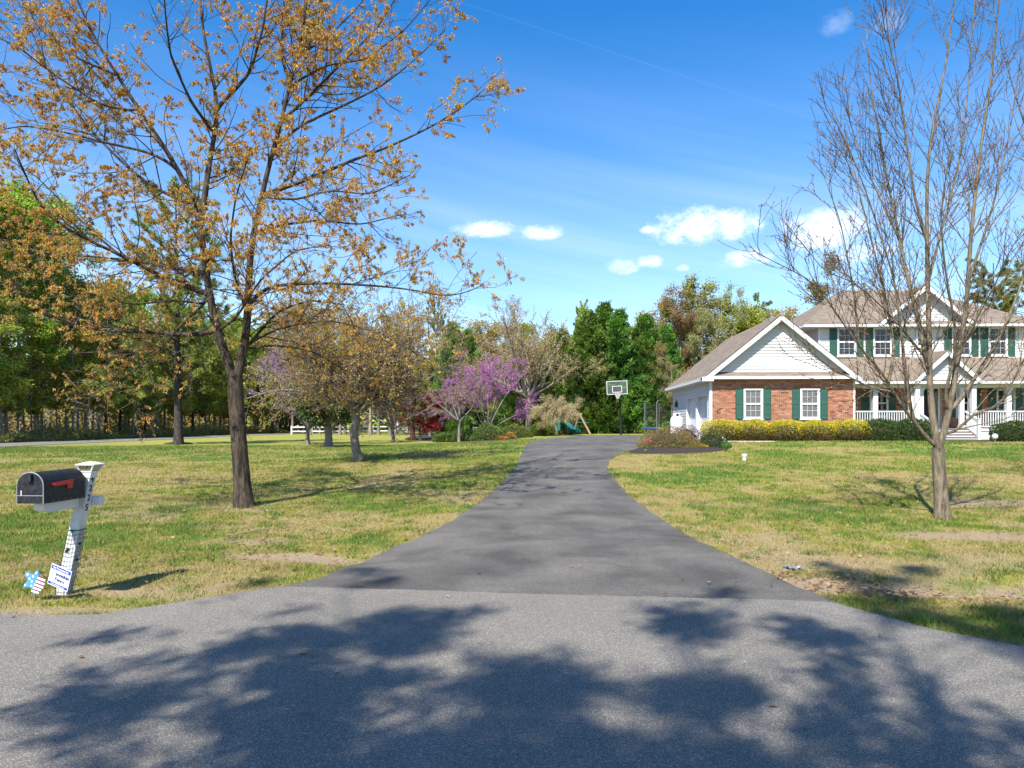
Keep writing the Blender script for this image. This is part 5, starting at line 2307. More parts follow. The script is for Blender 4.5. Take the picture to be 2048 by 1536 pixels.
def vase_tree(name, base, H, spread, nst, seed, bark, cols, nleaf, lsize, label, fork=.15, trunk_r=.12, leafm=None, droop=0.0, cat='tree', dens=(2.6, 3.4), twigr=.006, crown_name='crown', steep=1.2, clump=.06, tmin=.25, group=None, rot=0.0):
    """small garden tree with several rising stems"""
    rg = np.random.RandomState(seed)
    P0 = trunk_line(rg, H * fork + .05, 8, .01, .04)
    R0 = flare(P0, trunk_r * np.linspace(1, .85, 8)[None], .3, .4)
    st, L0 = [], H * (1 - fork)
    for k in range(nst):
        a = k * 2.4 + rg.uniform(-.3, .3)
        t = ((k + .5) / nst)
        d = np.array([math.cos(a) * spread * t, math.sin(a) * spread * t, steep * (1.05 - .55 * t)])
        L = L0 * rg.uniform(.75, 1.0) * (1 - .15 * t)
        d = d / np.linalg.norm(d)
        p = P0[0, -1] - np.array([0, 0, .06 * H * fork])
        line = [p]
        for i in range(9):
            d = d + rg.normal(size=3) * .09
            d[2] -= droop
            d /= np.linalg.norm(d)
            p = p + d * L / 9
            line.append(p)
        st.append(resample(np.array(line), 12))
    PL = np.array(st)
    RL = trunk_r * .55 * np.linspace(1, .15, 12)[None] * rg.uniform(.7, 1.1, (nst, 1))
    ln = H * .30
    P1, R1 = spawn(rg, PL, RL, dens[0], 6, 45, 13, ln, tmin, 1, .12, .03 - droop * .5, .05, .5, .03, .3, .45)
    P2, R2 = spawn(rg, P1, R1, dens[1], 5, 45, 15, ln * .45, .12, 1, .15, .02 - droop * .3, .03, .55, .012, .4, .4)
    R1, R2 = np.maximum(R1, twigr * 1.4), np.maximum(R2, twigr)
    c, d, _ = sample_on(rg, P2, nleaf, .1, 1)
    c = c + rg.normal(size=(nleaf, 3)) * clump
    n = nleaf
    V, Q = leaf_quads(c, d * .4 + rg.normal(size=(n, 3)), rg.normal(size=(n, 3)), rg.uniform(.7, 1.3, n) * lsize, rg.uniform(.4, .75, n) * lsize)
    cl = np.repeat(palette(rg, n, cols, .22), 4, 0)
    return make_tree(name, base, [(P0, R0, 10), (PL, RL, 7), (P1, R1, 4)], (V, Q, cl), bark, leafm or LEAF, label, cat, group, rot, crown_name, twigs=[(P2, R2, 3)], twig_bark=BARK['twig'])


PINK = [(.50, .18, .42, 3), (.58, .28, .52, 3), (.42, .14, .34, 2), (.38, .22, .22, 1)]
b = G(976, 877)
vase_tree('redbud_tree', b, 178 * b[1] / F, .75, 10, 41, BARK['grey'], PINK, 24000, .08, 'bright magenta redbud with several stems above the shrub bed', fork=.06, trunk_r=.12, leafm=BLOSSOM, dens=(3.2, 4.2), crown_name='blossom', clump=.06, tmin=.42)
b = G(918, 884)
vase_tree('redbud_tree', b, 135 * b[1] / F, 1.15, 8, 42, BARK['grey'], [(.38, .30, .20, 3), (.40, .16, .34, 1.6), (.30, .22, .12, 2)], 9000, .075, 'small pale twiggy tree with faint pink bloom in the mulch bed', fork=.30, trunk_r=.10, leafm=BLOSSOM, dens=(3.4, 4.2), crown_name='blossom', clump=.03)
b = np.array([-15.6, 50.0, tz(-15.6, 50)])
vase_tree('redbud_tree', b, 8.4, 1.3, 12, 43, BARK['grey'], [(.34, .20, .32, 3), (.38, .25, .36, 2), (.32, .25, .17, 3)], 22000, .11, 'wide dusky pink redbud behind the crabapple', fork=.12, trunk_r=.15, leafm=BLOSSOM, dens=(2.2, 3.0), crown_name='blossom', clump=.04)
b = np.array([-11.0, 56.0, tz(-11, 56)])
vase_tree('redbud_tree', b, 8.0, 1.2, 10, 44, BARK['grey'], [(.34, .20, .32, 3), (.36, .28, .20, 3), (.30, .22, .15, 1)], 18000, .10, 'faded lilac redbud between the crabapple and the red maple', fork=.12, trunk_r=.13, leafm=BLOSSOM, dens=(2.2, 3.0), crown_name='blossom', clump=.04)
b = G(840, 880)
vase_tree('japanese_maple', b, 112 * b[1] / F, 1.9, 12, 45, BARK['grey'], [(.26, .016, .018, 3), (.38, .03, .028, 2), (.16, .012, .014, 2)], 30000, .11, 'low dark red japanese maple at the end of the mulch bed', fork=.3, trunk_r=.11, droop=.04, dens=(3.6, 3.8), clump=.12, crown_name='leaves')
b = G(1112, 872)
vase_tree('dogwood_tree', b, 92 * b[1] / F, 3.2, 14, 46, BARK['pale'], [(.46, .38, .20, 3), (.52, .40, .26, 2), (.36, .31, .12, 2)], 24000, .08, 'flat-topped pale flowering dogwood in front of the swing set', fork=.36, trunk_r=.11, droop=.0, dens=(3.6, 4.2), clump=.12, crown_name='blossom')


def magnolia():
    rg = np.random.RandomState(51)
    base = G(657, 894)
    s = base[1] / F
    P0 = trunk_line(rg, 2.4, 10, .02, .05)
    R0 = flare(P0, .24 * np.linspace(1, .6, 10)[None], .3, .5)
    PL, RL = spawn(rg, P0, R0, 9, 9, 62, 8, 3.0, .35, 1, .07, .06, .12, .55, .1, .2, .3)
    P1, R1 = spawn(rg, PL, RL, 4.5, 6, 45, 12, 1.2, .2, 1, .12, .03, .0, .5, .03, .3, .4)
    n = 15000
    c, d, _ = sample_on(rg, P1, n, .1, 1)
    c = c + rg.normal(size=(n, 3)) * .16
    dd = rg.normal(size=(n, 3)) + np.array([0, 0, .2])
    V, Q = leaf_quads(c, dd, rg.normal(size=(n, 3)) + np.array([0, 0, .8]), rg.uniform(.14, .24, n), rg.uniform(.07, .12, n))
    cl = np.repeat(palette(rg, n, [(.035, .07, .018, 4), (.055, .095, .022, 3), (.12, .15, .03, 1)], .25), 4, 0)
    make_tree('magnolia_tree', base, [(P0, R0, 12), (PL, RL, 7), (P1, R1, 4)], (V, Q, cl), BARK['grey'], leafmat('glossy_leaf', .12, .35),
              'dark glossy evergreen magnolia with low forked trunk behind the crabapple', 'tree', crown_name='leaves')


magnolia()


def big_oak():
    b = np.array(PY(1057, 862, 63.0))
    b[2] = tz(b[0], b[1])
    vase_tree('oak_tree', b, 286 * 63 / F, 1.5, 15, 61, BARK['pale'], [(.42, .33, .16, 3), (.48, .38, .20, 3), (.34, .29, .11, 2), (.42, .26, .10, 1)], 26000, .11,
              'tall round-headed oak with tan buds standing between redbud and cypress', fork=.27, trunk_r=.26, dens=(1.5, 2.6), twigr=.011, crown_name='buds', steep=1.15, clump=.08, tmin=.2)


big_oak()


# ------------------------------------------------------------------ evergreens
def cypress_mesh(seed, H, rad, nspray, cols):
    rg = np.random.RandomState(seed)
    P0 = trunk_line(rg, H * .97, 10, .004, .02)
    R0 = .16 * np.linspace(1, .12, 10)[None]
    nb = 300
    t = rg.rand(nb) ** .8
    z = H * (.02 + .95 * t)
    prof = rad * np.clip((1 - t) ** .62 * 1.02, .05, 1) * (.8 + .2 * np.clip(t * 8, 0, 1))
    a = rg.rand(nb) * 2 * np.pi
    r = prof * rg.uniform(.62, 1.12, nb)
    tip = np.stack([np.cos(a) * r, np.sin(a) * r, z + .25], -1)
    ax = np.stack([np.cos(a), np.sin(a), np.full(nb, .75)], -1)
    ib = rg.randint(0, nb, nspray)
    back = rg.rand(nspray) ** 1.6
    c = tip[ib] - unit(ax)[ib] * (back * np.clip(prof[ib] * .9, .3, 1.6))[:, None] + rg.normal(size=(nspray, 3)) * (.10 + .22 * back)[:, None]
    top = rg.rand(nspray) < .03
    c[top] = np.stack([rg.normal(size=top.sum()) * .1, rg.normal(size=top.sum()) * .1, H * rg.uniform(.9, 1.0, top.sum())], -1)
    out = ax[ib]
    k = 5
    c = np.repeat(c, k, 0) + rg.normal(size=(nspray * k, 3)) * .07
    d = np.repeat(out, k, 0) + rg.normal(size=(nspray * k, 3)) * .5
    n = len(c)
    V, Q = leaf_quads(c, d, rg.normal(size=(n, 3)), rg.uniform(.16, .34, n), rg.uniform(.06, .12, n))
    cl = palette(rg, nb, cols, .2)[ib] * rg.uniform(.8, 1.2, (nspray, 1))
    cl = np.repeat(np.repeat(cl, k, 0) * rg.uniform(.85, 1.15, (n, 1)), 4, 0)
    bz = rg.rand(40)
    return P0, R0, (V, Q, cl)


CYP = [(.10, .21, .03, 3), (.15, .28, .04, 3), (.21, .32, .055, 2), (.06, .14, .025, 2)]
cyp = []
for k, (H, rad) in enumerate(((10.5, 2.9), (9.6, 3.1))):
    P0, R0, cr = cypress_mesh(70 + k, H, rad, 6800, CYP)
    cyp.append((H, P0, R0, cr))
cyp_lab = ['tall green cypress standing directly behind the basketball hoop', 'green cypress to the oak side of the hoop in the evergreen screen',
           'green cypress between the hoop and the tan woods', 'green cypress behind the swing set', 'dark cypress behind the red flowering shrubs and oak trunk',
           'pointed cypress rising behind the evergreen screen', 'green cypress nearest the garage roof', 'dark cedar between the lilac redbud and the oak', 'narrow dark cedar beside the dark cedar left of the oak', 'low green cypress filling the screen below the oak']
cyp_pos = [(1238, 63.5, 10.2, 0), (1178, 62.5, 9.9, 1), (1290, 65, 10.0, 1), (1128, 64, 8.6, 0), (1030, 68, 7.5, 1), (1208, 67.5, 11.4, 0), (1330, 67, 9.4, 0), (905, 73, 11.0, 0), (935, 75, 10.4, 1), (1080, 67, 6.6, 1)]
protos = []
for k, (px, Y, H, kind) in enumerate(cyp_pos):
    p = PY(px, 860, Y)
    p[2] = tz(p[0], p[1]) - .05
    H0, P0, R0, cr = cyp[kind]
    if len(protos) <= kind:
        while len(protos) <= kind:
            q = cyp[len(protos)]
            protos.append(make_tree('cypress_tree', (0, 0, 0), [(q[1], q[2], 8)], q[3], BARK['red'], NEEDLE, 'x', 'tree'))
        o = protos[kind]
        used = False
    o = protos[kind] if not protos[kind].get('used') else copy_tree(protos[kind])
    protos[kind]['used'] = 1
    o.location = p
    s = H / H0
    w_ = .85 if k in (7, 8) else 1.0
    o.scale = (s * w_ * (1 + .08 * math.sin(k * 2.1)), s * w_, s)
    o.rotation_euler = (0, 0, k * 1.3)
    tag(o, cyp_lab[k], 'tree', 'evergreens behind the driveway')
for o in list(bpy.data.objects):
    if 'used' in o.keys():
        del o['used']


def pine_parts(seed, H, crown_from, spread, ntuft, cols, r0=.3, nb=52):
    rg = np.random.RandomState(seed)
    P0 = trunk_line(rg, H, 16, .008, .05)
    R0 = flare(P0, r0 * np.linspace(1, .15, 16)[None], .25, .8)
    PL, RL = spawn(rg, P0, R0, nb / H, 8, 72, 10, spread, crown_from, .98, .08, .04, .05, .4, .07, .2, .62)
    P1, R1 = spawn(rg, PL, RL, 2.6, 5, 48, 12, spread * .36, .25, 1, .1, .05, .05, .5, .03, .3, .4)
    pts, d, _ = sample_on(rg, np.concatenate([P1, np.array([resample(p, 5) for p in PL])]), ntuft, .45, 1)
    k = 7
    c = np.repeat(pts, k, 0) + rg.normal(size=(ntuft * k, 3)) * .03
    dd = np.repeat(d, k, 0) * .5 + unit(rg.normal(size=(ntuft * k, 3)))
    dd[:, 2] += .25
    n = len(c)
    V, Q = leaf_quads(c, dd, rg.normal(size=(n, 3)), rg.uniform(.20, .36, n), rg.uniform(.034, .055, n))
    cl = np.repeat(np.repeat(palette(rg, ntuft, cols, .25), k, 0), 4, 0)
    return [(P0, R0, 12), (PL, RL, 6), (P1, R1, 4)], (V, Q, cl)


PINEC = [(.13, .18, .035, 2), (.25, .30, .05, 2.5), (.34, .35, .065, 2.5), (.06, .10, .025, 1)]
lp = G(357, 889)
tp, cr = pine_parts(81, 17.0, .18, 5.2, 8500, PINEC, .30, 74)
make_tree('pine_tree', lp, tp, cr, BARK['pine'], NEEDLE, 'lone thick-trunked pine standing on the lawn by the side road', 'tree', crown_name='needles')


def broadleaf_parts(seed, H, fork, spread, nleaf, lsize, cols, r0=.2, dens=1.0, clump=.18, upness=.06):
    rg = np.random.RandomState(seed)
    P0 = trunk_line(rg, H * .9, 14, .012, .08)
    R0 = flare(P0, r0 * np.linspace(1, .12, 14)[None], .3, .6)
    PL, RL = spawn(rg, P0, R0, 26 / H, 9, 50, 12, spread, fork, .97, .1, upness, .08, .5, .09, .2, .5)
    P1, R1 = spawn(rg, PL, RL, 1.9 * dens, 5, 45, 13, spread * .42, .2, 1, .14, .05, .05, .5, .03, .35, .4)
    P2, R2 = spawn(rg, P1, R1, 2.2 * dens, 4, 45, 13, spread * .18, .2, 1, .14, .04, .03, .55, .014, .4, .4)
    R1, R2 = np.maximum(R1, .014), np.maximum(R2, .010)
    c, d, _ = sample_on(rg, P2, nleaf, .15, 1)
    c = c + rg.normal(size=(nleaf, 3)) * clump
    n = nleaf
    dd = d * .4 + rg.normal(size=(n, 3))
    V, Q = leaf_quads(c, dd * np.array([1, 1, .6]), rg.normal(size=(n, 3)) * .7 + np.array([-.25, -.5, 1.0]), rg.uniform(.7, 1.3, n) * lsize, rg.uniform(.45, .8, n) * lsize)
    cl = np.repeat(palette(rg, n, cols, .25), 4, 0)
    return [(P0, R0, 9), (PL, RL, 5), (P1, R1, 3), (P2, R2, 3)], (V, Q, cl)


GREEN = [(.30, .42, .045, 3), (.40, .48, .07, 2), (.20, .32, .04, 2)]
OLIVE = [(.36, .36, .06, 3), (.42, .40, .08, 2), (.24, .27, .045, 2)]
YOUNG = [(.40, .43, .06, 3), (.48, .46, .08, 2), (.30, .35, .05, 2), (.46, .38, .09, 1)]
TAN = [(.36, .25, .11, 3), (.42, .30, .14, 2), (.27, .22, .08, 2)]
RUST = [(.44, .30, .09, 3), (.50, .37, .11, 2), (.36, .25, .07, 2)]
PALE = [(.33, .31, .13, 3), (.40, .36, .18, 2), (.26, .24, .09, 2)]

WOODS = {}


def proto(kind):
    if kind in WOODS:
        return WOODS[kind]
    fam, v = kind[:-1], int(kind[-1])
    if fam == 'pine':
        t, c = pine_parts(200 + v, 17, .16, 3.8, 5200, PINEC, .22, 64)
        o = make_tree('pine_tree', (0, 0, 0), t, c, BARK['pine'], NEEDLE, 'x', 'tree', crown_name='needles')
        WOODS[kind] = (o, 17.)
    else:
        spec = {'green': (18, .42, 4.6, 11000, .26, GREEN), 'olive': (15, .28, 4.0, 9000, .24, OLIVE), 'tan': (13, .22, 4.2, 9000, .17, TAN),
                'rust': (13, .22, 4.2, 9000, .19, RUST), 'pale': (13, .2, 3.8, 8000, .16, PALE), 'sap': (9, .24, 2.3, 6500, .2, YOUNG)}[fam]
        t, c = broadleaf_parts(300 + v * 7 + len(fam) * 31 + ord(fam[0]), spec[0], spec[1], spec[2], spec[3], spec[4], spec[5], .10 if fam == 'sap' else .19,
                               1.0 if fam != 'sap' else .8, .30 if fam in ('green', 'olive') else .2)
        o = make_tree({'green': 'leafy_tree', 'olive': 'leafy_tree', 'tan': 'budding_tree', 'rust': 'budding_tree', 'pale': 'budding_tree', 'sap': 'slender_tree'}[fam],
                      (0, 0, 0), t, c, BARK['pale'] if fam in ('tan', 'pale', 'rust') else BARK['grey'], LEAFV, 'x', 'tree', crown_name='leaves')
        WOODS[kind] = (o, float(spec[0]))
    WOODS[kind][0]['fresh'] = 1
    return WOODS[kind]


def plant_tree(kind, x, y, H, label, group, rot=None, w=1.0):
    o, h0 = proto(kind)
    if o.get('fresh'):
        del o['fresh']
    else:
        o = copy_tree(o)
    s = H / h0
    o.location = (x, y, tz(x, y) - .05)
    o.scale = (s * w, s * w, s)
    o.rotation_euler = (0, 0, rs.rand() * 6.28 if rot is None else rot)
    tag(o, label, 'tree', group)
    return o


GW = 'trees of the woods beyond the side road'
KIND_LABEL = {'green': 'tall fresh green tree in the woods beyond the road', 'olive': 'olive leafy tree in the woods beyond the road',
              'pine': 'yellow-green pine in the woods beyond the road', 'sap': 'slim trunk at the edge of the roadside woods'}
ORD = ['first', 'second', 'third', 'fourth', 'fifth', 'sixth', 'seventh', 'eighth', 'ninth', 'tenth', 'eleventh', 'twelfth', 'thirteenth', 'fourteenth', 'fifteenth', 'sixteenth',
       'seventeenth', 'eighteenth', 'nineteenth', 'twentieth']
seen_kind = {}


def nth(kind):
    k = seen_kind.get(kind, 0)
    seen_kind[kind] = k + 1
    w = ORD[k] if k < 20 else ['twenty-', 'thirty-', 'forty-'][(k - 20) // 10] + ORD[(k - 20) % 10]
    return w + ' ' + KIND_LABEL[kind] + ', counting from the mailbox side'


rg = np.random.RandomState(91)
for k in range(44):                                    # two ragged rows along the road
    row = k % 2
    y = 57 + (k // 2) * 3.3 + rg.uniform(-1.2, 1.2)
    x = float(road_x(y)) - 6.2 - row * 5.0 - rg.uniform(0, 2.5)
    if y > 96:
        x -= (y - 96) * .2
    near = y < 66
    kind = rg.choice(['pine', 'pine', 'olive', 'green', 'olive', 'pine'] if row == 0 else ['green', 'green', 'pine', 'olive'])
    H = rg.uniform(12, 15.5) if row == 0 else rg.uniform(16.5, 19.5)
    if 58 < y < 82 and row == 1:
        H, kind = rg.uniform(21.5, 24.5), 'green'
    plant_tree(kind + str(rg.randint(0, 2)), x, y, H, nth(kind), GW)
for k in range(44):                                    # slim trunks at the edge
    y = 56 + k * 1.5 + rg.uniform(-.7, .7)
    x = float(road_x(y)) - 5.0 - rg.uniform(0, 4)
    plant_tree('sap' + str(k % 2), x, y, rg.uniform(7.5, 11), nth('sap'), 'slim trunks along the side road', w=rg.uniform(.8, 1.2))

# trees round the back of the garden, each with its own look and place
BACK = [('rust0', 740, 92, 15.0, 'tan-orange budding tree beyond the crabapple crown', 1.0), ('olive0', 690, 96, 14.5, 'olive leafy tree behind the wide redbud', 1.0),
        ('green0', 640, 100, 16.5, 'fresh green tree rising above the wide redbud', .9), ('olive1', 585, 104, 15.0, 'olive leafy tree at the bend of the side road', 1.0),
        ('pine0', 545, 108, 17.5, 'pine at the bend of the side road', 1.0), ('rust1', 820, 90, 15.0, 'orange budding tree behind the lilac redbud', 1.1),
        ('pine1', 873, 96, 17.8, 'pine top standing clear above the dark cedar', .6), ('olive0', 780, 86, 12.0, 'olive leafy tree behind the red maple', 1.1),
        ('rust0', 965, 82, 12.6, 'orange budding tree behind the oak', 1.1), ('tan0', 1010, 84, 12.4, 'tan budding tree behind the oak, beside the orange one', 1.0),
        ('olive1', 1110, 84, 12.6, 'olive leafy tree between the oak and the cypress screen', 1.0), ('pine1', 1165, 92, 15.3, 'pine top showing above the cypress screen', .7),
        ('rust1', 1325, 74, 13.2, 'tan-orange budding tree beside the cypress screen', .9), ('tan1', 1362, 70, 13.0, 'tan many-stemmed tree behind the driveway end', .9),
        ('olive0', 1400, 73, 14.3, 'olive leafy tree above the garage roof slope', .9), ('pale0', 1440, 71, 14.6, 'pale budding tree above the garage roof ridge', .8),
        ('olive1', 1475, 74, 14.4, 'olive leafy tree behind the garage gable', .9), ('pine0', 1520, 80, 13.6, 'dark pine beside the garage gable peak', .9),
        ('rust0', 1570, 82, 13.4, 'orange budding tree between garage gable and main roof', 1.0), ('pale1', 1660, 76, 17.0, 'pale airy tree rising behind the main roof', 1.0),
        ('pine1', 1985, 70, 15.5, 'dark pine behind the far end of the main roof', 1.2), ('pine0', 2060, 72, 15.5, 'dark pine past the end of the house', 1.2),
        ('tan0', 1315, 64, 7.6, 'low tan twiggy tree behind the trampoline', .9), ('pale0', 1345, 62, 6.6, 'low pale twiggy tree at the garage rear corner', .9),
        ('green1', 510, 112, 17.0, 'green tree beyond the end of the side road', 1.0), ('olive0', 1060, 90, 12.8, 'olive leafy tree directly behind the oak trunk', 1.2),
        ('olive1', 1305, 70, 9.5, 'dense olive tree low behind the trampoline', 1.1), ('rust0', 1385, 72, 10.5, 'tan-orange tree low behind the garage roof slope', 1.1),
        ('olive0', 1350, 76, 12.8, 'olive tree between the tan-orange tree and the many-stemmed tan tree', 1.1), ('tan1', 1425, 78, 14.2, 'tan fan-shaped tree above the garage roof', 1.0),
        ('olive1', 1455, 82, 13.8, 'olive tree behind the pale budding tree', 1.1), ('olive0', 1505, 78, 12.4, 'olive tree low behind the garage peak', 1.1),
        ('rust1', 1545, 76, 11.5, 'orange tree close behind the garage peak', 1.0), ('green0', 1180, 80, 12.8, 'green tree top behind the cypress screen near the oak', .9),
        ('pale1', 1400, 68, 10.0, 'pale twiggy tree against the garage rear', .9),
        ('tan1', 1150, 74, 8.2, 'tan budding tree behind the swing set', 1.0), ('rust1', 1290, 82, 12.6, 'tan-orange tree behind the hoop and cypress', 1.0),
        ('olive1', 860, 78, 8.5, 'olive leafy tree low behind the red maple', 1.2), ('olive0', 985, 72, 7.0, 'low olive tree behind the magenta redbud', 1.2)]
for (kind, px, Y, H, lab, w) in BACK:
    p = PY(px, 860, Y)
    plant_tree(kind, p[0], p[1], H, lab, 'trees behind the garden', w=w)

# bare trunks near the paddock fence
for k, (px, Y, w, lab) in enumerate([(621, 93, .16, 'slim dark trunk before the end of the white fence'), (680, 92, .20, 'dark trunk before the white fence beside the magnolia'),
                                     (757, 91, .19, 'dark trunk before the white fence past the crabapple'), (791, 91, .15, 'thin dark trunk before the white fence near the red maple')]):
    p = PY(px, 866, Y)
    p[2] = tz(p[0], p[1]) - .05
    rg2 = np.random.RandomState(700 + k)
    tp, cr = broadleaf_parts(710 + k, 12, .45, 3.4, 5000, .22, OLIVE if k % 2 else RUST, w, .8, .25)
    make_tree('slender_tree', p, tp, cr, BARK['grey'], LEAFV, lab, 'tree', 'trunks at the white fence', crown_name='leaves')
# reddish trunk by the japanese maple
p = PY(826, 868, 62)
p[2] = tz(p[0], 62) - .05
tp, cr = pine_parts(730, 5.5, .22, 2.2, 1500, PINEC, .22)
make_tree('cedar_tree', p, tp, cr, BARK['red'], NEEDLE, 'small cedar with bright reddish trunk behind the red maple', 'tree', crown_name='needles')


# far woodland mass that closes the view
def woodland():
    rg = np.random.RandomState(99)
    spots = []
    for k in range(40):
        spots.append((-58 - rg.uniform(0, 30), 76 + k * 2.2, rg.uniform(13, 18)))
    for k in range(46):
        spots.append((-34 + k * 2.7 + rg.uniform(-1, 1), 118 + rg.uniform(0, 16), rg.uniform(13, 17)))
    for k in range(26):
        spots.append((-80 + k * 1.9 + rg.uniform(-1, 1), 128 + rg.uniform(0, 22), rg.uniform(13, 17)))
    for k in range(30):
        spots.append((6 + k * 2.2, 92 + rg.uniform(0, 14), rg.uniform(11, 13.5)))
    for k in range(10):
        spots.append((-16 + k * 2.4, 104 + rg.uniform(0, 8), rg.uniform(11, 14)))
    Vs, Qs, Cs, b = [], [], [], 0
    TV, TQ = [], []
    pal = [GREEN, OLIVE, OLIVE, RUST, PINEC, TAN]
    tb = 0
    for (x, y, H) in spots:
        n = 1150
        z0 = tz(x, y)
        cc = rg.normal(size=(26, 3)) * np.array([1.7, 1.7, H * .24]) + np.array([0, 0, H * .52])
        c = cc[rg.randint(0, 26, n)] + rg.normal(size=(n, 3)) * np.array([.75, .75, .65])
        low = rg.rand(n) < .3
        c[low] = rg.normal(size=(int(low.sum()), 3)) * np.array([1.9, 1.6, 0]) + np.stack([np.zeros(int(low.sum()))] * 2 + [rg.uniform(.1, 5.5, int(low.sum()))], -1)
        c = c[(c[:, 2] > .1) & (c[:, 2] < H)]
        n = len(c)
        c = c + np.array([x, y, z0])
        V, Q = leaf_quads(c, rg.normal(size=(n, 3)) * np.array([1, 1, .6]), rg.normal(size=(n, 3)) * .7 + np.array([-.25, -.5, 1.0]), rg.uniform(.55, 1.1, n), rg.uniform(.38, .7, n))
        Vs.append(V)
        Qs.append(Q + b)
        b += len(V)
        Cs.append(np.repeat(palette(rg, n, pal[rg.randint(0, 6)], .25), 4, 0))
    me = quad_mesh('woodland', np.vstack(Vs), np.vstack(Qs), np.vstack(Cs))
    o = new_obj('woodland', me, None, LEAFV)
    tag(o, 'distant mixed woodland closing the view behind the garden', 'woodland', kind='stuff')


woodland()


# undergrowth and leaf litter along the woods
def undergrowth():
    rg = np.random.RandomState(17)
    n = 32000
    y = rg.uniform(54, 118, n)
    x = road_x(y) - 4.0 - rg.uniform(0, 1, n) ** 1.5 * 13
    h = (.25 + 1.5 * np.clip(vnoise(x, y, .33, 4) - .32, 0, 1) * 1.6) * rg.rand(n) ** .7
    c = np.stack([x, y, terrain(x, y) + h], -1)
    V, Q = leaf_quads(c, rg.normal(size=(n, 3)), rg.normal(size=(n, 3)), rg.uniform(.12, .3, n), rg.uniform(.08, .18, n))
    cl = np.repeat(palette(rg, n, [(.30, .33, .06, 3), (.38, .27, .10, 3), (.46, .33, .15, 2), (.20, .25, .045, 2)], .25), 4, 0)
    o = new_obj('undergrowth', quad_mesh('undergrowth', V, Q, cl), None, LEAF)
    tag(o, 'low brush and fallen leaves under the roadside woods', 'undergrowth', kind='stuff')


undergrowth()


def thicket():
    rg = np.random.RandomState(18)
    n = 30000
    y = rg.uniform(56, 135, n)
    x = road_x(np.minimum(y, 96)) - 9 - rg.rand(n) * 26
    h = rg.rand(n) ** 1.2 * (1.0 + 6.5 * np.clip(vnoise(x, y, .22, 14), .12, 1))
    c = np.stack([x, y, terrain(x, y) + h], -1)
    V, Q = leaf_quads(c, rg.normal(size=(n, 3)) * np.array([1, 1, .6]), rg.normal(size=(n, 3)) * .7 + np.array([-.25, -.5, 1.0]), rg.uniform(.25, .5, n), rg.uniform(.16, .3, n))
    cl = np.repeat(palette(rg, n, [(.30, .26, .07, 3), (.34, .23, .10, 3), (.40, .30, .14, 2), (.20, .23, .05, 3)], .25), 4, 0)
    o = new_obj('thicket', quad_mesh('thicket', V, Q, cl), None, LEAF)
    tag(o, 'brownish thicket between the trunks of the roadside woods', 'thicket', kind='stuff')


thicket()


# ------------------------------------------------------------------ shrubs and hedges
def shrub(name, loc, rx, ry, h, n, lsize, cols, label, cat='shrub', seed=0, top=None, bark=None, boxy=2.0, flowers=None, group=None, core=True, mat=None):
    """leafy dome or clipped block; cols by shell, top: palette for the new growth on the upper face"""
    rg = np.random.RandomState(seed)
    root = empty(name, loc)
    tag(root, label, cat, group)
    u = rg.normal(size=(n, 3))
    u[:, 2] = np.abs(u[:, 2]) * .9 + (-.15 if boxy > 3 else -.05)
    e = boxy
    q = u / ((np.abs(u) ** e).sum(1, keepdims=True) ** (1 / e))
    lump = 1 + .22 * (vnoise(q[:, 0] * rx * 2 + 9, q[:, 1] * ry * 2 + q[:, 2] * h * 2, 1.1, seed) - .5) + .12 * (vnoise(q[:, 0] * rx * 5, q[:, 2] * h * 5 + q[:, 1], 1.1, seed + 2) - .5)
    r = lump * (1 - .38 * rg.rand(n) ** 2)
    c = q * r[:, None] * np.array([rx, ry, h * .93])
    c[:, 2] = np.maximum(c[:, 2], .03 + rg.rand(n) * .1)
    d = q * np.array([1 / rx, 1 / ry, 1 / h]) * .6 + rg.normal(size=(n, 3)) * .5 + np.array([0, 0, .35])
    V, Q = leaf_quads(c, d, rg.normal(size=(n, 3)), rg.uniform(.7, 1.3, n) * lsize, rg.uniform(.45, .7, n) * lsize)
    cl = palette(rg, n, cols, .25)
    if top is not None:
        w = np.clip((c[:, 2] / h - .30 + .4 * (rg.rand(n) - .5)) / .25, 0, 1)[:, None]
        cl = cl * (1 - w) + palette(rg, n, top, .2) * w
    if flowers is not None:
        fc, share = flowers
        m_ = rg.rand(n) < share
        cl[m_] = palette(rg, int(m_.sum()), fc, .15)
    new_obj('leaves', quad_mesh('leaves', V, Q, np.repeat(cl, 4, 0)), root, mat or LEAF)
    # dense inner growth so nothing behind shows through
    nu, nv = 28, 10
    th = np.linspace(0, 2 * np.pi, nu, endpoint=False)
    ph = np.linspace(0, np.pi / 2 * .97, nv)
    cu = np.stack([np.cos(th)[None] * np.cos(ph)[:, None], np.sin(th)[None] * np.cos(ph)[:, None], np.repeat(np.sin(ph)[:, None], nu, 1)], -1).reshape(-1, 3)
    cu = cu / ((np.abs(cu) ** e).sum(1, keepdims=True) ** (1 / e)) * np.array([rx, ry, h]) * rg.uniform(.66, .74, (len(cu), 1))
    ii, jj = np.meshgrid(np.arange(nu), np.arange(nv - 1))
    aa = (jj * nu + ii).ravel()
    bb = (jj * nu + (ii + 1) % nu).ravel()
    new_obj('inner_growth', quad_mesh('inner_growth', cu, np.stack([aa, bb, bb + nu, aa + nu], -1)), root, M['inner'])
    # branching stems inside
    st = []
    for k in range(max(6, int(10 * rx))):
        a, b_ = rg.uniform(-.8, .8) * rx, rg.uniform(-.6, .6) * ry
        st.append(resample(np.array([(a * .5, b_ * .5, -.05), (a * .8, b_ * .8, h * .4), (a, b_, h * .72)]), 5))
    st = np.array(st)
    V, Q = tubes(st, np.full(st.shape[:2], .014), 5)
    new_obj('stems', quad_mesh('stems', V, Q), root, bark or BARK['grey'])
    return root


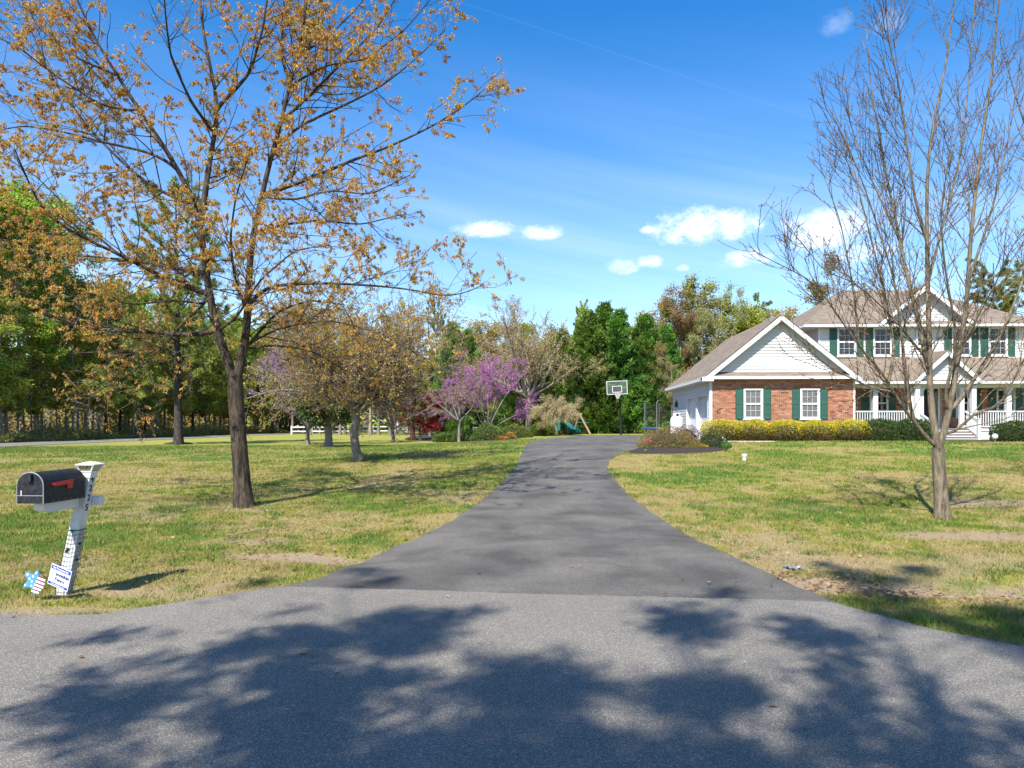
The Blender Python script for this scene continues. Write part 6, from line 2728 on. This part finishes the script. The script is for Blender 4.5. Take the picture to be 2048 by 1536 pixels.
def hedge_at(px0, px1, py_top, Y, depth, **kw):
    a, b_ = PY(px0, 860, Y), PY(px1, 860, Y)
    x, hw = (a[0] + b_[0]) / 2, (b_[0] - a[0]) / 2
    z = tz(x, Y)
    h = PY((px0 + px1) / 2, py_top, Y)[2] - z
    return dict(loc=(x, Y, z), rx=hw, ry=depth, h=h, **kw)


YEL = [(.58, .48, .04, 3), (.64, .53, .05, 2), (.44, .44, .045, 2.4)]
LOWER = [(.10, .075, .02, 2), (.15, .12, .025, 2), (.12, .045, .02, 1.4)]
# the yellow hedge is a row of plants grown together
n_h = 5
for k in range(n_h):
    p0 = 1411 + (1722 - 1411) * k / n_h - 5
    p1 = 1411 + (1722 - 1411) * (k + 1) / n_h + 9
    pos = ['at the garage corner', 'under the first garage window', 'between the garage windows', 'under the second garage window', 'at the porch end']
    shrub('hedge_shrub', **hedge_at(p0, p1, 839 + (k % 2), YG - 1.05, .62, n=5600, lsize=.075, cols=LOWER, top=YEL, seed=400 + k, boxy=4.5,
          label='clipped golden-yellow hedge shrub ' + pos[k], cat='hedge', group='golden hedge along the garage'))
BOX = [(.035, .07, .018, 3), (.06, .11, .025, 3), (.11, .16, .04, 1.4)]
shrub('boxwood_shrub', **hedge_at(1716, 1800, 838, YG - .95, .75, n=6000, lsize=.085, cols=BOX, seed=410, boxy=3, label='rounded dark green boxwood next to the golden hedge', cat='hedge', group='boxwoods by the porch'))
shrub('boxwood_shrub', **hedge_at(1788, 1868, 839, YG - .95, .75, n=6000, lsize=.085, cols=BOX, seed=411, boxy=3, label='rounded dark green boxwood behind the bare maple trunk', cat='hedge', group='boxwoods by the porch'))
shrub('boxwood_shrub', **hedge_at(1984, 2064, 843, YG - .95, .75, n=6000, lsize=.085, cols=BOX, seed=412, boxy=3, label='rounded dark green boxwood behind the silver globe past the steps', cat='hedge', group='boxwoods by the porch'))

# driveway corner bed
p = G(1336, 898)
shrub('spirea_shrub', p, 62 * p[1] / F, .8, 44 * p[1] / F, 5200, .055, [(.28, .20, .06, 3), (.32, .17, .07, 2), (.22, .23, .05, 3)], 'rounded bronze-green shrub in the driveway corner bed', seed=420, top=[(.26, .16, .07, 2), (.33, .20, .09, 1), (.22, .20, .05, 1)])
p = G(1372, 889)
shrub('barberry_shrub', p, 34 * p[1] / F, .6, 42 * p[1] / F, 2400, .05, [(.16, .09, .085, 3), (.22, .14, .12, 2), (.12, .07, .06, 1)], 'purple-brown twiggy shrub behind the bronze one in front of the garage door', seed=421)
p = G(1424, 897)
shrub('laurel_shrub', p, 30 * p[1] / F, .5, 30 * p[1] / F, 2200, .06, [(.05, .085, .02, 3), (.10, .12, .03, 2), (.04, .06, .02, 2)], 'dark green shrub with a few white blooms in the corner bed', seed=422, flowers=([(.7, .7, .68)], .05))
p = G(1401, 899)
shrub('flower_clump', p, .26, .22, .2, 500, .06, [(.5, .36, .04, 3), (.25, .24, .05, 2)], 'low clump of yellow flowers in the corner bed', 'flowers', seed=423)


def blade_plant(name, p, n, L, w, cols, label, seed, cat='plant', flower=None):
    rg = np.random.RandomState(seed)
    root = empty(name, p)
    tag(root, label, cat)
    a = rg.rand(n) * 6.28
    lean = rg.uniform(.25, .8, n)
    line = []
    V, Q, b = [], [], 0
    for i in range(n):
        pts = []
        for t in np.linspace(0, 1, 5):
            r = L * lean[i] * t * .8
            z = L * (t * 1.0 - lean[i] * .75 * t * t)
            pts.append((math.cos(a[i]) * r, math.sin(a[i]) * r, z))
        pts = np.array(pts)
        s = np.array([-math.sin(a[i]), math.cos(a[i]), 0]) * w
        for j, pt in enumerate(pts):
            k = (1 - (j / 4) ** 2) * .9 + .1
            V += [pt - s * k, pt + s * k]
        for j in range(4):
            Q.append((b + 2 * j, b + 2 * j + 1, b + 2 * j + 3, b + 2 * j + 2))
        b += 10
    cl = np.repeat(palette(rg, n, cols, .15), 10, 0)
    new_obj('leaves', quad_mesh('leaves', np.array(V), np.array(Q), cl), root, LEAF)
    if flower:
        hgt, fc, cnt = flower
        mb, sm = MB(), MB()
        for i in range(cnt):
            x, y, h_ = rg.uniform(-.09, .09), rg.uniform(-.06, .06), hgt * rg.uniform(.85, 1.1)
            sm.tube([(x * .5, y * .5, 0), (x, y, h_)], .006, 5)
            mb.lathe([(.012, h_ - .005), (.035, h_ + .02), (.04, h_ + .045), (.022, h_ + .08)], x, y, 8)
        sm.build('stem', M['green'], root, inv=False)
        mb.build('blossom', fc, root, smooth_=True, inv=False)
    return root


blade_plant('daylily', G(1452, 903), 46, .52, .017, [(.10, .26, .05), (.15, .32, .07)], 'light green strap-leaved daylily at the end of the corner bed', 430)
blade_plant('tulip', G(1298, 903), 10, .26, .02, [(.10, .24, .08)], 'red tulips at the driveway tip of the corner bed', 431, 'flowers', (.34, M['red'], 4))
blade_plant('daffodil', G(1291, 906), 16, .2, .015, [(.26, .28, .05), (.18, .24, .05)], 'small yellow-green tuft beside the red tulips', 432)

# shrubs in the long bed
GR = [(.13, .20, .04, 3), (.19, .26, .05, 2), (.08, .13, .03, 2)]
for k, (px, py, rw, hp, c, lab) in enumerate([
        (925, 883, 34, 26, GR, 'round green azalea beside the pale twiggy tree trunk'), (888, 884, 22, 16, GR, 'small green azalea at the red maple end of the bed'),
        (975, 881, 32, 34, GR, 'tall green azalea behind the grey bench'), (1030, 876, 34, 28, [(.16, .20, .04, 3), (.22, .22, .05, 2), (.10, .14, .03, 2)], 'yellow-green azalea behind the orange flowers'),
        (1078, 872, 22, 24, [(.14, .20, .035, 3), (.20, .24, .05, 2)], 'bright green shrub beside the driveway edge'), (1098, 871, 18, 22, GR, 'green shrub at the foot of the dogwood'),
        (1395, 866, 0, 0, GR, '')]):
    if rw == 0:
        continue
    p = G(px, py)
    s = p[1] / F
    shrub('azalea_shrub', p, rw * s, rw * s * .6, hp * s, 3200, .11, c, lab, seed=440 + k, group='azaleas in the long bed')
p = G(1000, 880)
shrub('flower_clump', p, 15 * p[1] / F, .3, .22, 900, .09, [(.60, .20, .04, 3), (.55, .26, .08, 2), (.2, .2, .05, 1)], 'strip of orange flowers at the front of the long bed', 'flowers', seed=450)
p = G(1020, 878)
shrub('flower_clump', p, .35, .25, .5, 600, .09, [(.60, .34, .05, 3), (.2, .2, .05, 1)], 'golden orange flower clump behind the orange strip', 'flowers', seed=451)
p = np.array(PY(1337, 862, 47.5))
p[2] = tz(p[0], p[1])
shrub('laurel_shrub', p, .55, .5, 1.0, 1800, .10, [(.12, .24, .04, 3), (.17, .28, .05, 2)], 'bright green bush between trampoline and propane tank', seed=452)


# ------------------------------------------------------------------ grass blades and leaf litter
def grass():
    rg = np.random.RandomState(7)
    chunks = []

    def zone(x0, x1, y0, y1, n, h0, h1, w, clumpy=True):
        x, y = rg.uniform(x0, x1, n), rg.uniform(y0, y1, n)
        # keep only what the frame can see (and a margin)
        u = x * math.cos(YAW) + y * math.sin(YAW)
        v = -x * math.sin(YAW) + y * math.cos(YAW)
        ok = (np.abs(u) < v * .76 + .6) & ~on_paving(x, y)
        for bd in (BED1, BED2, BED3, BED4):
            ok &= ~in_poly(x, y, bd)
        ok &= ~((x > XW - .3) & (y > YG - .4))
        x, y = x[ok], y[ok]
        c, g, b_ = lawn_colour(x, y)
        tuft = fbm(x, y, 3.3, 55, 3)
        ok = rg.rand(len(x)) < np.clip((1 - b_ * 1.02) * (.35 + 1.3 * tuft), .02, 1)
        x, y, c, g, tuft = x[ok], y[ok], c[ok], g[ok], tuft[ok]
        m_ = len(x)
        z = terrain(x, y)
        h = rg.uniform(h0, h1, m_) * (.55 + .9 * tuft) * (.7 + .6 * g)
        a = rg.rand(m_) * 6.28
        ln = rg.uniform(.2, 1.1, m_) * h
        b2 = rg.rand(m_) * 6.28
        p = np.stack([x, y, z - .004], -1)
        s = np.stack([np.cos(a), np.sin(a), np.zeros(m_)], -1) * (w * rg.uniform(.6, 1.3, m_))[:, None]
        tip = p + np.stack([np.cos(b2) * ln, np.sin(b2) * ln, h], -1)
        V = np.stack([p - s, p + s, tip], 1).reshape(-1, 3)
        dry = rg.rand(m_) < (.42 - .34 * g)
        c = np.where(dry[:, None], STRAW * 1.05, c * .85 + LUSH * .18)
        c = c * rg.uniform(.7, 1.25, (m_, 1)) * rg.uniform(.92, 1.08, (m_, 3))
        chunks.append((V, np.repeat(c, 3, 0)))
    zone(-10, 11, 4.5, 10.5, 300000, .025, .06, .0045)
    zone(-15, 16, 10.5, 17, 260000, .028, .06, .006)
    zone(-22, 22, 17, 27, 200000, .03, .065, .010)
    zone(-36, 26, 27, 48, 150000, .035, .07, .016)
    # coarse tufts and rosettes standing out of the short turf
    nc = 1500
    cx, cy = rg.uniform(-10, 11, nc), rg.uniform(5, 19, nc)
    g, b_ = lawn_fields(cx, cy)
    ok = ~on_paving(cx, cy) & (rg.rand(nc) < .25 + .75 * vnoise(cx, cy, .9, 66)) & (b_ < .8)
    cx, cy = cx[ok], cy[ok]
    per_ = 46
    sz = np.repeat(rg.uniform(.04, .13, len(cx)), per_)
    x = np.repeat(cx, per_) + rg.normal(size=len(sz)) * sz
    y = np.repeat(cy, per_) + rg.normal(size=len(sz)) * sz
    m_ = len(x)
    h = rg.uniform(.03, .085, m_) * np.repeat(rg.uniform(.7, 1.3, len(cx)), per_)
    a, b2 = rg.rand(m_) * 6.28, rg.rand(m_) * 6.28
    p = np.stack([x, y, terrain(x, y) - .004], -1)
    s = np.stack([np.cos(a), np.sin(a), np.zeros(m_)], -1) * .005
    ln = rg.uniform(.3, 1.1, m_) * h
    tip = p + np.stack([np.cos(b2) * ln, np.sin(b2) * ln, h], -1)
    cc = np.repeat(palette(rg, len(cx), [(.085, .16, .02, 3), (.13, .20, .03, 2), (.20, .21, .04, 1)], .2), per_, 0) * rg.uniform(.75, 1.25, (m_, 1))
    okp = ~on_paving(x, y)
    chunks.append((np.stack([p - s, p + s, tip], 1)[okp].reshape(-1, 3), np.repeat(cc[okp], 3, 0)))
    V = np.vstack([c[0] for c in chunks])
    C = np.vstack([c[1] for c in chunks])
    Q = np.arange(len(V)).reshape(-1, 3)
    o = new_obj('grass', quad_mesh('grass', V, Q, C, per=3), None, leafmat('grass_blade', .25, .7))
    tag(o, 'short patchy lawn grass, green mixed with dry straw', 'grass', kind='stuff')


grass()


def leaf_litter():
    rg = np.random.RandomState(27)
    pts = []
    for (px, py, rx, ry, n) in [(1700, 1185, 1.2, .34, 230), (1640, 1160, .8, .25, 110), (1800, 1200, 1.2, .3, 80), (620, 1110, 1.2, .5, 60), (480, 1030, 1.5, .8, 90), (300, 1130, 3.0, 1.6, 160), (560, 1080, 3.0, 1.6, 160), (1550, 1050, 3.0, 2.0, 140), (1900, 1080, 2.0, 1.2, 90), (1500, 1120, 1.8, .8, 70)]:
        p = G(px, py)
        pts.append(np.stack([p[0] + rg.normal(size=n) * rx * .6, p[1] + rg.normal(size=n) * ry * .6], -1))
    x = np.vstack(pts)
    ok = ~on_paving(x[:, 0], x[:, 1])
    x = x[ok]
    few = np.stack([rg.uniform(-5, 4, 26), rg.uniform(4.2, 9, 26)], -1)           # a few blown on to the asphalt
    x = np.vstack([x, few])
    n = len(x)
    off = np.where(on_paving(x[:, 0], x[:, 1]), .042, .03)
    c = np.column_stack([x, terrain(x[:, 0], x[:, 1]) + off + rg.rand(n) * .012])
    nr = rg.normal(size=(n, 3)) * .35 + np.array([0, 0, 1])
    d = rg.normal(size=(n, 3)) * np.array([1, 1, .15])
    V, Q = leaf_quads(c, d, nr, rg.uniform(.045, .085, n), rg.uniform(.03, .05, n))
    cl = np.repeat(palette(rg, n, [(.28, .16, .085, 3), (.22, .12, .07, 2), (.36, .25, .15, 3), (.14, .08, .05, 1)], .25), 4, 0)
    o = new_obj('fallen_leaves', quad_mesh('fallen_leaves', V, Q, cl), None, LEAF)
    tag(o, 'dry brown fallen leaves scattered on the bare verge', 'leaves', kind='stuff')


leaf_litter()
